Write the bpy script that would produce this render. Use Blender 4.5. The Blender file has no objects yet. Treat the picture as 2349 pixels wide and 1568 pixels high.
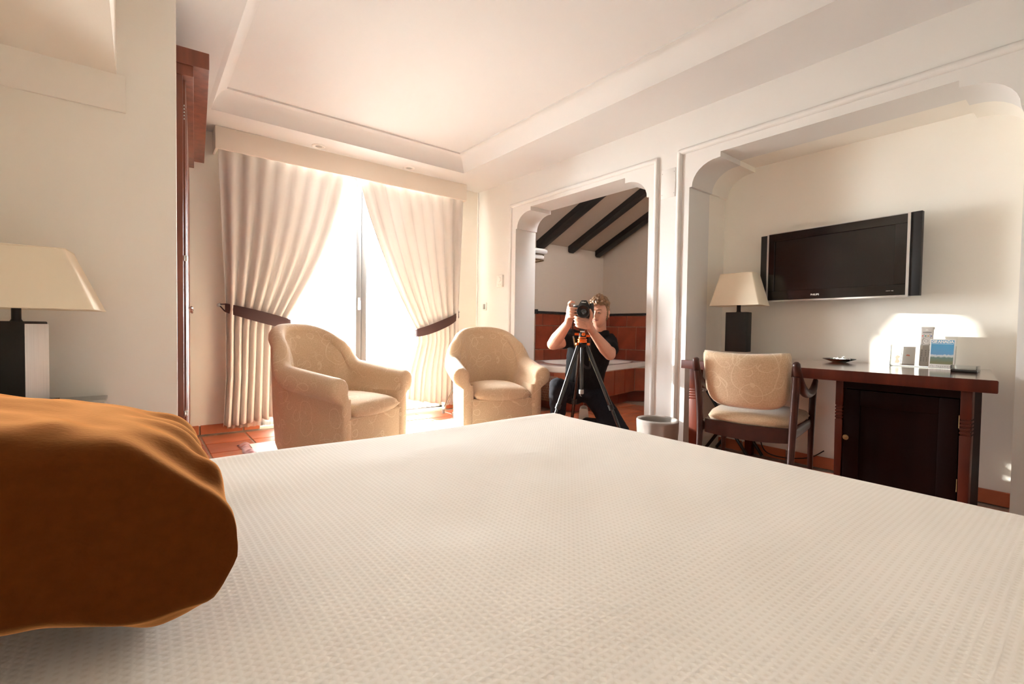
import bpy, bmesh, math, random
from mathutils import Vector, Matrix, Euler, noise
from math import sin, cos, pi, radians, sqrt, exp
random.seed(7)
S = bpy.context.scene
COL = S.collection

# ------------------------------------------------------------------ camera
cam_d = bpy.data.cameras.new('camera')
cam = bpy.data.objects.new('viewpoint', cam_d); COL.objects.link(cam); S.camera = cam
YAW, PIT, ROL, FPX = 0.66798, -0.027478, 0.014894, 1083.39
cam_d.sensor_fit = 'HORIZONTAL'; cam_d.sensor_width = 36.0
cam_d.lens = 36.0 * FPX / 2349.0
cam_d.clip_start = 0.02; cam_d.clip_end = 200
fw = Vector((sin(YAW)*cos(PIT), cos(YAW)*cos(PIT), sin(PIT)))
rt = Vector((cos(YAW), -sin(YAW), 0)); up = rt.cross(fw)
r2 = cos(ROL)*rt + sin(ROL)*up; u2 = -sin(ROL)*rt + cos(ROL)*up
cam.matrix_world = Matrix(((r2.x, u2.x, -fw.x, 0), (r2.y, u2.y, -fw.y, 0), (r2.z, u2.z, -fw.z, 0.95), (0, 0, 0, 1)))

# ------------------------------------------------------------------ world, sun, exposure
W = bpy.data.worlds.new('sky'); S.world = W; W.use_nodes = True
wb = W.node_tree.nodes['Background']
wb.inputs[0].default_value = (0.96, 0.985, 1.0, 1); wb.inputs[1].default_value = 12.0
sun_d = bpy.data.lights.new('sun', 'SUN'); sun = bpy.data.objects.new('sun', sun_d); COL.objects.link(sun)
sun_d.energy = 2.4; sun_d.angle = radians(0.6); sun_d.color = (1.0, 0.96, 0.88)
sun.rotation_euler = Vector((0.522, -1.0, -0.322)).to_track_quat('-Z', 'Y').to_euler()
sun.location = (0, 9, 4)
# daylight portal filling the window opening (guides sky sampling, emits nothing itself)
por_d = bpy.data.lights.new('window_portal', 'AREA'); por = bpy.data.objects.new('window_portal', por_d); COL.objects.link(por)
por_d.shape = 'RECTANGLE'; por_d.size = 1.98; por_d.size_y = 2.60; por_d.cycles.is_portal = True
por.location = (1.84, 5.10, 1.31); por.rotation_euler = (radians(-90), 0, 0)
vs = S.view_settings
vs.view_transform = 'Standard'; vs.look = 'None'; vs.gamma = 1.0; vs.use_curve_mapping = False
vs.exposure = 2.75
S.cycles.max_bounces = 14; S.cycles.diffuse_bounces = 9; S.cycles.transparent_max_bounces = 16
S.cycles.transmission_bounces = 8; S.cycles.sample_clamp_indirect = 8.0
S.cycles.use_denoising = True

# ------------------------------------------------------------------ materials
def lin(c):
    return tuple((x/12.92 if x <= .04045 else ((x+.055)/1.055)**2.4) for x in c)
def rgb(r, g, b): return lin((r/255., g/255., b/255.))
def mat(name, col, rough=.6, metal=0., spec=.5, noise_s=None, noise_a=.12, bump=None, coat=0., sheen=0., stretch=None):
    m = bpy.data.materials.new(name); m.use_nodes = True; nt = m.node_tree
    b = nt.nodes['Principled BSDF']
    b.inputs['Base Color'].default_value = (*col, 1); b.inputs['Roughness'].default_value = rough
    b.inputs['Metallic'].default_value = metal; b.inputs['Specular IOR Level'].default_value = spec
    b.inputs['Coat Weight'].default_value = coat; b.inputs['Coat Roughness'].default_value = .12
    if sheen:
        b.inputs['Sheen Weight'].default_value = sheen; b.inputs['Sheen Roughness'].default_value = .35
        b.inputs['Sheen Tint'].default_value = (*[min(1, c*3.2+.1) for c in col], 1)
    if noise_s or bump:
        tc = nt.nodes.new('ShaderNodeTexCoord'); src = tc.outputs['Object']
        if stretch:
            mp = nt.nodes.new('ShaderNodeMapping'); mp.inputs['Scale'].default_value = stretch
            nt.links.new(src, mp.inputs[0]); src = mp.outputs[0]
    if noise_s:
        n = nt.nodes.new('ShaderNodeTexNoise'); n.inputs['Scale'].default_value = noise_s; n.inputs['Detail'].default_value = 6
        nt.links.new(src, n.inputs['Vector'])
        r = nt.nodes.new('ShaderNodeValToRGB')
        r.color_ramp.elements[0].position = .3; r.color_ramp.elements[1].position = .7
        r.color_ramp.elements[0].color = (*[c*(1-noise_a) for c in col], 1)
        r.color_ramp.elements[1].color = (*[min(1, c*(1+noise_a)) for c in col], 1)
        nt.links.new(n.outputs['Fac'], r.inputs[0]); nt.links.new(r.outputs[0], b.inputs['Base Color'])
    if bump:
        n2 = nt.nodes.new('ShaderNodeTexNoise'); n2.inputs['Scale'].default_value = bump[0]; n2.inputs['Detail'].default_value = 4
        nt.links.new(src, n2.inputs['Vector'])
        bp = nt.nodes.new('ShaderNodeBump'); bp.inputs['Strength'].default_value = bump[1]; bp.inputs['Distance'].default_value = bump[2]
        nt.links.new(n2.outputs['Fac'], bp.inputs['Height']); nt.links.new(bp.outputs[0], b.inputs['Normal'])
    return m
def math_node(nt, op, a, b=None, c=None):
    n = nt.nodes.new('ShaderNodeMath'); n.operation = op
    for i, v in enumerate((a, b, c)):
        if v is None: continue
        if isinstance(v, (int, float)): n.inputs[i].default_value = v
        else: nt.links.new(v, n.inputs[i])
    return n.outputs[0]

M = {}
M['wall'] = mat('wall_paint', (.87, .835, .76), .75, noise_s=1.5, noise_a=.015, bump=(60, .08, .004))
M['ceiling'] = mat('dimmed_ceiling_paint', (.695, .69, .68), .8, bump=(40, .05, .004))  # same cream as the walls, darkened to curb the glare near the window
M['plaster'] = mat('dimmed_plaster', (.73, .718, .695), .6, bump=(40, .06, .004))  # window-lit side of the room, base colour lowered to tame its highlights
M['bathwall'] = mat('shaded_bath_wall', (.50, .405, .32), .8, bump=(60, .08, .004))  # low light of the bathroom put into a darker brown base
M['grout'] = mat('grout', (.36, .28, .22), .9, noise_s=30, noise_a=.2)
M['tile'] = mat('terracotta', (.50, .150, .070), .38, noise_s=4, noise_a=.22, bump=(25, .12, .004), coat=.08, spec=.35)
M['tile_b'] = mat('terracotta_light', (.56, .175, .08), .38, noise_s=4, noise_a=.2, bump=(25, .12, .004), coat=.08, spec=.35)
M['tile_c'] = mat('terracotta_dark', (.40, .11, .055), .4, noise_s=4, noise_a=.2, bump=(25, .12, .004), coat=.08, spec=.35)
M['wtile'] = mat('bath_tile', (.22, .040, .019), .33, noise_s=5, noise_a=.25, bump=(30, .12, .003), coat=.2)
M['wtile_b'] = mat('bath_tile_b', (.27, .056, .026), .33, noise_s=5, noise_a=.25, bump=(30, .12, .003), coat=.2)
M['mahogany'] = mat('mahogany', (.085, .014, .005), .45, spec=.2, noise_s=14, noise_a=.35, stretch=(1, 1, .12), coat=.05)
M['mahogany_h'] = mat('mahogany_top', (.10, .016, .005), .16, spec=.5, noise_s=14, noise_a=.35, stretch=(1, .10, 1), coat=1.0)
M['darkwood'] = mat('dark_wood', (.010, .0022, .0016), .6, spec=.08, noise_s=14, noise_a=.3, stretch=(1, 1, .12))
M['chairwood'] = mat('chair_wood', (.050, .014, .009), .38, spec=.35, noise_s=16, noise_a=.25, coat=.1)
M['wardrobe'] = mat('wardrobe_wood', (.20, .050, .022), .36, noise_s=18, noise_a=.3, stretch=(1, 1, .1), coat=.25)
M['black'] = mat('black_plastic', (.006, .006, .006), .35)
M['satin_black'] = mat('satin_black', (.010, .009, .009), .5)
M['gloss_black'] = mat('gloss_black', (.006, .005, .005), .12, coat=.3)
M['screen'] = mat('screen', (.012, .009, .008), .18)
M['silver'] = mat('silver', (.62, .61, .59), .32, metal=.85)
M['chrome'] = mat('chrome', (.75, .74, .72), .12, metal=1)
M['brushed'] = mat('brushed_steel', (.80, .80, .79), .42, metal=.45, noise_s=30, noise_a=.06, stretch=(6, 6, .1))
M['brass'] = mat('brass', (.26, .17, .08), .4, metal=1)
M['white_plastic'] = mat('white_plastic', (.82, .80, .76), .4)
M['grey_plastic'] = mat('grey_plastic', (.30, .30, .29), .45)
M['remote'] = mat('remote_plastic', (.62, .60, .57), .4)
M['shade'] = mat('lamp_shade', (.84, .735, .57), .8, bump=(300, .05, .001))
M['beam'] = mat('black_beam', (.008, .006, .006), .5, noise_s=10, noise_a=.3, bump=(14, .5, .02), stretch=(1, .2, .2))
M['acryl'] = None
M['porcelain'] = mat('porcelain', (.80, .76, .72), .15, coat=.4)
M['towel'] = mat('towel', (.86, .82, .80), .95, bump=(220, .4, .003), sheen=.3)
M['rug'] = mat('rug_field', (.80, .74, .62), .95, noise_s=60, noise_a=.08, bump=(200, .5, .004))
M['satin'] = mat('rug_satin', (.42, .20, .20), .3, sheen=.5)
M['tie'] = mat('tieback', (.055, .022, .022), .65, sheen=.3)
M['orange'] = mat('orange_anodised', (.75, .13, .015), .28, metal=.6)
M['skin'] = mat('skin', (.60, .31, .21), .5, noise_s=14, noise_a=.08)
M['lips'] = mat('lips', (.42, .15, .12), .5)
M['eye'] = mat('eye', (.03, .02, .015), .2)
M['eyewhite'] = mat('eye_white', (.36, .30, .27), .3)
M['hair'] = mat('hair', (.20, .105, .048), .55, noise_s=40, noise_a=.55)
M['stubble'] = mat('stubble', (.34, .17, .11), .7)
M['shirt'] = mat('black_shirt', (.0065, .006, .007), .85, spec=.25, bump=(12, .4, .02))
M['trousers'] = mat('navy_trousers', (.010, .010, .015), .9, spec=.25, noise_s=120, noise_a=.3, bump=(9, .4, .02))
M['shoe'] = mat('white_shoe', (.7, .68, .66), .5)
M['leather'] = mat('camera_grain', (.010, .010, .010), .55, bump=(400, .5, .001))
M['lensglass'] = mat('lens_glass', (.01, .012, .018), .05, coat=1)
M['yellow'] = mat('yellow_print', (.70, .48, .04), .5)
M['strapgrey'] = mat('strap_grey', (.35, .36, .38), .6)
M['liner'] = None
M['paper'] = mat('paper', (.85, .83, .80), .6)
M['paperred'] = mat('paper_red', (.80, .30, .22), .6)
M['white_print'] = mat('white_print', (.85, .85, .82), .5)
M['greyprint'] = mat('grey_print', (.45, .42, .40), .5)
M['candy'] = mat('candy_wrap', (.82, .82, .80), .3)
M['terrace'] = mat('terrace', (.30, .27, .24), .8, noise_s=3)
M['pavement'] = M['terrace']
M['pel'] = mat('pelmet_paint', (.82, .75, .66), .65, noise_s=1.2, noise_a=.02)
M['alu'] = mat('aluminium_frame', (.16, .16, .16), .45)
M['felt'] = mat('black_strap', (.012, .011, .012), .7)
for nme, c in (('red', (.6, .04, .03)), ('green', (.03, .28, .2)), ('amber', (.7, .35, .08)), ('blue', (.06, .10, .35))):
    M['btn_'+nme] = mat('button_'+nme, c, .4)

def glassy(name, tint, fac):
    m = bpy.data.materials.new(name); m.use_nodes = True; nt = m.node_tree; nt.nodes.remove(nt.nodes['Principled BSDF'])
    out = nt.nodes['Material Output']
    t = nt.nodes.new('ShaderNodeBsdfTransparent'); t.inputs[0].default_value = (*tint, 1)
    g = nt.nodes.new('ShaderNodeBsdfGlossy'); g.inputs['Roughness'].default_value = .02
    lw = nt.nodes.new('ShaderNodeLayerWeight'); lw.inputs[0].default_value = fac
    mx = nt.nodes.new('ShaderNodeMixShader')
    nt.links.new(lw.outputs['Fresnel'], mx.inputs[0]); nt.links.new(t.outputs[0], mx.inputs[1]); nt.links.new(g.outputs[0], mx.inputs[2])
    nt.links.new(mx.outputs[0], out.inputs[0]); return m
M['glass'] = glassy('window_glass', (.97, .98, .98), .25)
M['acryl'] = glassy('clear_acrylic', (.965, .975, .975), .16)
M['dishglass'] = glassy('green_glass', (.62, .82, .80), .45)
M['tableglass'] = None
def cloth(name, col, transl, transp=0., bump=None, bscale=(1, 1, 1)):
    m = bpy.data.materials.new(name); m.use_nodes = True; nt = m.node_tree; nt.nodes.remove(nt.nodes['Principled BSDF'])
    out = nt.nodes['Material Output']
    d = nt.nodes.new('ShaderNodeBsdfDiffuse'); d.inputs[0].default_value = (*col, 1)
    t = nt.nodes.new('ShaderNodeBsdfTranslucent'); t.inputs[0].default_value = (*col, 1)
    mx = nt.nodes.new('ShaderNodeMixShader'); mx.inputs[0].default_value = transl
    nt.links.new(d.outputs[0], mx.inputs[1]); nt.links.new(t.outputs[0], mx.inputs[2]); o = mx.outputs[0]
    if transp:
        tr = nt.nodes.new('ShaderNodeBsdfTransparent'); tr.inputs[0].default_value = (.98, .97, .95, 1)
        m2 = nt.nodes.new('ShaderNodeMixShader'); m2.inputs[0].default_value = transp
        nt.links.new(o, m2.inputs[1]); nt.links.new(tr.outputs[0], m2.inputs[2]); o = m2.outputs[0]
    if bump:
        tc = nt.nodes.new('ShaderNodeTexCoord'); n = nt.nodes.new('ShaderNodeTexWave'); n.inputs['Scale'].default_value = bump[0]
        n.bands_direction = 'Z'
        nt.links.new(tc.outputs['Object'], n.inputs['Vector'])
        b = nt.nodes.new('ShaderNodeBump'); b.inputs['Strength'].default_value = bump[1]; b.inputs['Distance'].default_value = .002
        nt.links.new(n.outputs['Fac'], b.inputs['Height']); nt.links.new(b.outputs[0], d.inputs['Normal'])
    nt.links.new(o, out.inputs[0]); return m
M['drape'] = cloth('drape_cloth', (.735, .69, .655), .12, bump=(60, .15))
M['sheer'] = cloth('sheer_cloth', (.90, .86, .80), .5, .45)
M['liner'] = cloth('bin_liner', (.48, .455, .435), .25, .5)
M['shade_out'] = M['shade']

# upholstery: beige velour with embroidered vine scrolls (flat stitch lines, colour and fine relief)
def upholstery():
    m = bpy.data.materials.new('vine_upholstery'); m.use_nodes = True; nt = m.node_tree; b = nt.nodes['Principled BSDF']
    tc = nt.nodes.new('ShaderNodeTexCoord')
    nz = nt.nodes.new('ShaderNodeTexNoise'); nz.inputs['Scale'].default_value = 5; nz.inputs['Detail'].default_value = 1
    nt.links.new(tc.outputs['Object'], nz.inputs['Vector'])
    va = nt.nodes.new('ShaderNodeVectorMath'); va.operation = 'MULTIPLY_ADD'
    nt.links.new(nz.outputs['Color'], va.inputs[0]); va.inputs[1].default_value = (.10, .10, .10)
    nt.links.new(tc.outputs['Object'], va.inputs[2])
    tot = None
    for sc, rad, wd, msc, thr in ((3.4, .42, .0075, 3, .38), (6.0, .36, .012, 5, .45), (11.0, .34, .022, 9, .57)):
        v = nt.nodes.new('ShaderNodeTexVoronoi'); v.inputs['Scale'].default_value = sc
        nt.links.new(va.outputs[0], v.inputs['Vector'])
        d = math_node(nt, 'ABSOLUTE', math_node(nt, 'SUBTRACT', v.outputs['Distance'], rad))
        l = math_node(nt, 'LESS_THAN', d, wd)
        n = nt.nodes.new('ShaderNodeTexNoise'); n.inputs['Scale'].default_value = msc; n.inputs['Detail'].default_value = 0
        nt.links.new(tc.outputs['Object'], n.inputs['Vector'])
        l = math_node(nt, 'MULTIPLY', l, math_node(nt, 'GREATER_THAN', n.outputs['Fac'], thr))
        tot = l if tot is None else math_node(nt, 'MAXIMUM', tot, l)
    fn = nt.nodes.new('ShaderNodeTexNoise'); fn.inputs['Scale'].default_value = 160; fn.inputs['Detail'].default_value = 3
    nt.links.new(tc.outputs['Object'], fn.inputs['Vector'])
    r = nt.nodes.new('ShaderNodeValToRGB'); r.color_ramp.elements[0].color = (.60, .43, .27, 1); r.color_ramp.elements[1].color = (.70, .53, .36, 1)
    r.color_ramp.elements[0].position = .35; r.color_ramp.elements[1].position = .65
    nt.links.new(fn.outputs['Fac'], r.inputs[0])
    mx = nt.nodes.new('ShaderNodeMix'); mx.data_type = 'RGBA'; nt.links.new(math_node(nt, 'MULTIPLY', tot, .6), mx.inputs[0])
    nt.links.new(r.outputs[0], mx.inputs[6]); mx.inputs[7].default_value = (.80, .66, .48, 1)
    nt.links.new(mx.outputs[2], b.inputs['Base Color'])
    b.inputs['Roughness'].default_value = .9; b.inputs['Sheen Weight'].default_value = .35; b.inputs['Specular IOR Level'].default_value = .2
    h = math_node(nt, 'ADD', math_node(nt, 'MULTIPLY', tot, -1.0), math_node(nt, 'MULTIPLY', fn.outputs['Fac'], .5))
    bp = nt.nodes.new('ShaderNodeBump'); bp.inputs['Strength'].default_value = .35; bp.inputs['Distance'].default_value = .003
    nt.links.new(h, bp.inputs['Height']); nt.links.new(bp.outputs[0], b.inputs['Normal'])
    return m
M['uph'] = upholstery()

# waffle weave of the bedspread
def waffle():
    m = bpy.data.materials.new('waffle_weave'); m.use_nodes = True; nt = m.node_tree; b = nt.nodes['Principled BSDF']
    tc = nt.nodes.new('ShaderNodeTexCoord'); sp = nt.nodes.new('ShaderNodeSeparateXYZ'); nt.links.new(tc.outputs['Object'], sp.inputs[0])
    k = 2*pi/.0135
    sx = math_node(nt, 'SINE', math_node(nt, 'MULTIPLY', sp.outputs[0], k))
    sy = math_node(nt, 'SINE', math_node(nt, 'MULTIPLY', sp.outputs[1], k))
    h = math_node(nt, 'MAXIMUM', sx, sy)
    n = nt.nodes.new('ShaderNodeTexNoise'); n.inputs['Scale'].default_value = 3; nt.links.new(tc.outputs['Object'], n.inputs['Vector'])
    r = nt.nodes.new('ShaderNodeValToRGB'); r.color_ramp.elements[0].color = (.80, .745, .67, 1); r.color_ramp.elements[1].color = (.86, .815, .75, 1)
    r.color_ramp.elements[0].position = .15; r.color_ramp.elements[1].position = .6
    hh = math_node(nt, 'MULTIPLY_ADD', h, .5, .5); nt.links.new(hh, r.inputs[0])
    nt.links.new(r.outputs[0], b.inputs['Base Color'])
    b.inputs['Roughness'].default_value = .9; b.inputs['Specular IOR Level'].default_value = .25
    bp = nt.nodes.new('ShaderNodeBump'); bp.inputs['Strength'].default_value = .16; bp.inputs['Distance'].default_value = .003
    nt.links.new(hh, bp.inputs['Height']); nt.links.new(bp.outputs[0], b.inputs['Normal'])
    return m
M['waffle'] = waffle()
M['pillow'] = mat('brown_linen', (.095, .025, .005), .95, spec=.0, sheen=1.0, noise_s=70, noise_a=.10, bump=(160, .2, .002))
M['pillow'].node_tree.nodes['Principled BSDF'].inputs['Sheen Tint'].default_value = (1, .46, .17, 1)
M['sheet'] = mat('mattress_cloth', (.78, .70, .60), .9)

# printed front of the travel brochure: blue sky, cloud bank, hills (a flat print)
def brochure_print():
    m = bpy.data.materials.new('brochure_print'); m.use_nodes = True; nt = m.node_tree; b = nt.nodes['Principled BSDF']
    tc = nt.nodes.new('ShaderNodeTexCoord'); sp = nt.nodes.new('ShaderNodeSeparateXYZ'); nt.links.new(tc.outputs['Object'], sp.inputs[0])
    n = nt.nodes.new('ShaderNodeTexNoise'); n.inputs['Scale'].default_value = 60; nt.links.new(tc.outputs['Object'], n.inputs['Vector'])
    z = math_node(nt, 'MULTIPLY_ADD', math_node(nt, 'SUBTRACT', n.outputs['Fac'], .5), .02, sp.outputs[2])
    f = math_node(nt, 'DIVIDE', z, .20)
    r = nt.nodes.new('ShaderNodeValToRGB'); e = r.color_ramp.elements
    e[0].position = .16; e[0].color = (.22, .22, .12, 1); e[1].position = .30; e[1].color = (.16, .25, .22, 1)
    for p, c in ((.335, (.62, .64, .62, 1)), (.365, (.60, .66, .70, 1)), (.39, (.14, .34, .58, 1)), (.7, (.09, .36, .60, 1))):
        x = e.new(p); x.color = c
    nt.links.new(f, r.inputs[0]); nt.links.new(r.outputs[0], b.inputs['Base Color']); b.inputs['Roughness'].default_value = .35
    return m
M['brochure'] = brochure_print()

# ------------------------------------------------------------------ mesh helpers
class MB:
    """collects shapes into one bmesh"""
    def __init__(s): s.bm = bmesh.new()
    def grid(s, rows, closed_u=False, closed_v=False, flip=False):
        V = [[s.bm.verts.new(p) for p in r] for r in rows]
        n = len(V); m = len(V[0])
        for i in range(n if closed_v else n-1):
            for j in range(m if closed_u else m-1):
                q = [V[i][j], V[i][(j+1) % m], V[(i+1) % n][(j+1) % m], V[(i+1) % n][j]]
                if flip: q.reverse()
                try: s.bm.faces.new(q)
                except ValueError: pass
        return V
    def cap(s, ring, flip=False):
        r = list(ring)
        if flip: r.reverse()
        try: s.bm.faces.new(r)
        except ValueError: pass
    def box(s, c, d, rot=None, bev=0., seg=2, taper=None):
        x, y, z = d[0]/2, d[1]/2, d[2]/2
        t = taper or (1, 1)
        P = [(-x*t[0], -y*t[1], -z), (x*t[0], -y*t[1], -z), (x*t[0], y*t[1], -z), (-x*t[0], y*t[1], -z), (-x, -y, z), (x, -y, z), (x, y, z), (-x, y, z)]
        Rm = rot.to_matrix() if isinstance(rot, Euler) else (rot or Matrix.Identity(3))
        v = [s.bm.verts.new(Rm @ Vector(p) + Vector(c)) for p in P]
        F = [s.bm.faces.new([v[i] for i in q]) for q in ((3, 2, 1, 0), (4, 5, 6, 7), (0, 1, 5, 4), (1, 2, 6, 5), (2, 3, 7, 6), (3, 0, 4, 7))]
        if bev:
            ed = list({e for f in F for e in f.edges})
            bmesh.ops.bevel(s.bm, geom=ed, offset=bev, segments=seg, affect='EDGES', profile=.5)
        return s
    def box2(s, a, b, bev=0., seg=2):
        return s.box([(a[i]+b[i])/2 for i in range(3)], [abs(b[i]-a[i]) for i in range(3)], bev=bev, seg=seg)
    def tube(s, pts, r, n=10, caps=True, flat=None, updir=None, closed=False):
        pts = [Vector(p) for p in pts]; N = len(pts)
        rr = r if isinstance(r, (list, tuple)) else [r]*N
        prev = None; rows = []
        for i, p in enumerate(pts):
            if closed: t = pts[(i+1) % N]-pts[i-1]
            else: t = pts[min(i+1, N-1)]-pts[max(i-1, 0)]
            t.normalize()
            if updir is not None: a = t.cross(Vector(updir))
            elif prev is None: a = t.cross(Vector((0, 0, 1)) if abs(t.z) < .9 else Vector((1, 0, 0)))
            else: a = prev - t*prev.dot(t)
            if a.length < 1e-6: a = t.orthogonal()
            a.normalize(); prev = a; b = t.cross(a)
            fx, fy = flat or (1, 1)
            rows.append([p + (a*cos(2*pi*k/n)*fx + b*sin(2*pi*k/n)*fy)*rr[i] for k in range(n)])
        V = s.grid(rows, closed_u=True, closed_v=closed)
        if caps and not closed: s.cap(V[0], True); s.cap(V[-1])
        return s
    def lathe(s, prof, c=(0, 0, 0), n=24, axis='Z', caps=True, rot=None):
        rows = []
        for r, h in prof:
            ring = []
            for k in range(n):
                a = 2*pi*k/n; p = Vector((r*cos(a), r*sin(a), h))
                if axis == 'Y': p = Vector((p.x, p.z, -p.y))
                if axis == 'X': p = Vector((p.z, p.x, p.y))
                if rot is not None: p = rot @ p
                ring.append(p+Vector(c))
            rows.append(ring)
        V = s.grid(rows, closed_u=True)
        if caps: s.cap(V[0], True); s.cap(V[-1])
        return s
    def prism(s, poly, a, b, plane='XZ'):
        """poly 2-D outline extruded along the remaining axis from a to b"""
        def P(u, v, w): return {'XZ': (u, w, v), 'YZ': (w, u, v), 'XY': (u, v, w)}[plane]
        A = [s.bm.verts.new(P(u, v, a)) for u, v in poly]; B = [s.bm.verts.new(P(u, v, b)) for u, v in poly]
        n = len(poly)
        s.bm.faces.new(A); s.bm.faces.new(list(reversed(B)))
        for i in range(n): s.bm.faces.new([A[i], B[i], B[(i+1) % n], A[(i+1) % n]])
        return s
    def ball(s, c, r, sub=2, sc=(1, 1, 1), fn=None, rot=None):
        res = bmesh.ops.create_icosphere(s.bm, subdivisions=sub, radius=1)
        for v in res['verts']:
            d = v.co.normalized(); q = Vector((d.x*sc[0]*r, d.y*sc[1]*r, d.z*sc[2]*r))
            if fn: q = fn(d, q)
            if rot is not None: q = rot @ q
            v.co = q+Vector(c)
        return s
    def done(s, sharp=35):
        bm = s.bm
        bmesh.ops.recalc_face_normals(bm, faces=bm.faces[:])
        me = bpy.data.meshes.new('mesh'); bm.to_mesh(me); bm.free()
        return smooth(me, sharp)
def smooth(me, sharp=35):
    me.polygons.foreach_set('use_smooth', [True]*len(me.polygons))
    if sharp < 180: me.set_sharp_from_angle(angle=radians(sharp))
    return me
def obj(name, mesh, m, parent=None, sharp=35, loc=None):
    if isinstance(mesh, MB): mesh = mesh.done(sharp)
    mesh.name = name
    if m is not None and len(mesh.materials) == 0: mesh.materials.append(m)
    o = bpy.data.objects.new(name, mesh); COL.objects.link(o)
    if parent is not None: o.parent = parent
    if loc is not None: o.location = loc
    return o
def thing(name, label, cat, loc=(0, 0, 0), rotz=0., group=None):
    o = bpy.data.objects.new(name, None); COL.objects.link(o); o.empty_display_size = .1
    o.location = loc; o.rotation_euler = (0, 0, rotz); o['label'] = label; o['category'] = cat
    if group: o['group'] = group
    return o
def tag(o, label, cat, group=None):
    o['label'] = label; o['category'] = cat
    if group: o['group'] = group
    return o
def struct(name, mesh, m, parent=None):
    o = obj(name, mesh, m, parent)
    if parent is None: o['kind'] = 'structure'
    return o
def plate(loops, a, b, plane='YZ'):
    """flat sheet with holes, extruded from a to b across the plane"""
    cu = bpy.data.curves.new('tmp', 'CURVE'); cu.dimensions = '2D'; cu.fill_mode = 'BOTH'; cu.extrude = (b-a)/2
    for lp in loops:
        sp = cu.splines.new('POLY'); sp.points.add(len(lp)-1); sp.use_cyclic_u = True
        for p, q in zip(sp.points, lp): p.co = (q[0], q[1], 0, 1)
    o = bpy.data.objects.new('tmp', cu); COL.objects.link(o)
    me = bpy.data.meshes.new_from_object(o.evaluated_get(bpy.context.evaluated_depsgraph_get()))
    bpy.data.objects.remove(o); bpy.data.curves.remove(cu)
    mid = (a+b)/2
    for v in me.vertices:
        u, w, t = v.co
        v.co = {'YZ': (mid+t, u, w), 'XZ': (u, mid+t, w), 'XY': (u, w, mid+t)}[plane]
    bm = bmesh.new(); bm.from_mesh(me); bmesh.ops.remove_doubles(bm, verts=bm.verts[:], dist=1e-5)
    bmesh.ops.recalc_face_normals(bm, faces=bm.faces[:]); bm.to_mesh(me); bm.free()
    me.materials.clear()
    return smooth(me, 25)
def text_mesh(txt, size, depth=.001, spacing=1.0, bold=0.):
    cu = bpy.data.curves.new('tmp', 'FONT'); cu.body = txt; cu.size = size; cu.extrude = depth
    cu.align_x = 'CENTER'; cu.align_y = 'CENTER'; cu.space_character = spacing; cu.offset = bold
    o = bpy.data.objects.new('tmp', cu); COL.objects.link(o)
    me = bpy.data.meshes.new_from_object(o.evaluated_get(bpy.context.evaluated_depsgraph_get()))
    bpy.data.objects.remove(o); bpy.data.curves.remove(cu); me.materials.clear()
    return me
def lerp(a, b, t): return a+(b-a)*t
def interp(tab, x):
    if x <= tab[0][0]: return tab[0][1]
    for (x0, y0), (x1, y1) in zip(tab, tab[1:]):
        if x <= x1: return lerp(y0, y1, (x-x0)/(x1-x0))
    return tab[-1][1]
def smoothpath(pts, sub=6):
    P = [Vector(p) for p in pts]; out = []
    for i in range(len(P)-1):
        p0 = P[max(i-1, 0)]; p1 = P[i]; p2 = P[i+1]; p3 = P[min(i+2, len(P)-1)]
        for k in range(sub):
            t = k/sub
            out.append(.5*((2*p1)+(p2-p0)*t+(2*p0-5*p1+4*p2-p3)*t*t+(3*p1-p0-3*p2+p3)*t**3))
    out.append(P[-1]); return out
def evaluated_mesh(o):
    me = bpy.data.meshes.new_from_object(o.evaluated_get(bpy.context.evaluated_depsgraph_get()))
    old = o.data; bpy.data.objects.remove(o); bpy.data.meshes.remove(old); me.materials.clear()
    return me

# ================================================================== SETTING
RX, RT = 3.257, .29          # right wall plane and thickness
WY = 4.83                    # window wall plane
CZ = 2.60                    # low ceiling
def arc(cx, cz, rx, rz, a0, a1, n=8):
    return [(cx+rx*cos(radians(lerp(a0, a1, i/n))), cz+rz*sin(radians(lerp(a0, a1, i/n)))) for i in range(n+1)]
alcove_edge = [(.275, 0), (.275, 2.035), (.295, 2.035)] + arc(.495, 2.035, .20, .165, 180, 90) + [(.515, 2.20), (.515, 2.237), (1.762, 2.237), (1.762, 2.20)] + arc(1.78, 2.035, .20, .165, 90, 0) + [(2.0, 2.035), (2.0, 0)]
open_edge = [(2.36, 0), (2.36, 2.04), (2.38, 2.04)] + arc(2.58, 2.04, .20, .165, 180, 90) + [(2.605, 2.205), (2.605, 2.25), (3.845, 2.25), (3.845, 2.21)] + arc(3.87, 2.05, .20, .16, 90, 0) + [(4.09, 2.05), (4.09, 0)]
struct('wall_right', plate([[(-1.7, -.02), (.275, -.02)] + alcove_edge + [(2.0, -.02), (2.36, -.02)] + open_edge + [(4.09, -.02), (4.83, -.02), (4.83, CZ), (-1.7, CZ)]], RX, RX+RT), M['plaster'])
struct('wall_alcove', plate([[(-.1, -.02), (.275, -.02)] + alcove_edge + [(2.0, -.02), (2.15, -.02), (2.15, CZ), (-.1, CZ)]], RX+RT, 3.79), M['wall'])
struct('wall_alcove_back', MB().box2((3.79, -.1, -.02), (3.90, 2.15, CZ)), M['wall'])
wx0, wx1, wz0, wz1 = .87, 2.82, .015, 2.60
struct('wall_window', plate([[(-.72, -.02), (3.547, -.02), (3.547, CZ+.3), (-.72, CZ+.3)], [(wx0, wz0), (wx1, wz0), (wx1, wz1), (wx0, wz1)]], WY, 5.08, 'XZ'), M['wall'])
struct('wall_left', MB().box2((-.62, 2.95, -.02), (.152, 3.02, CZ), bev=.006), M['wall'])
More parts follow.
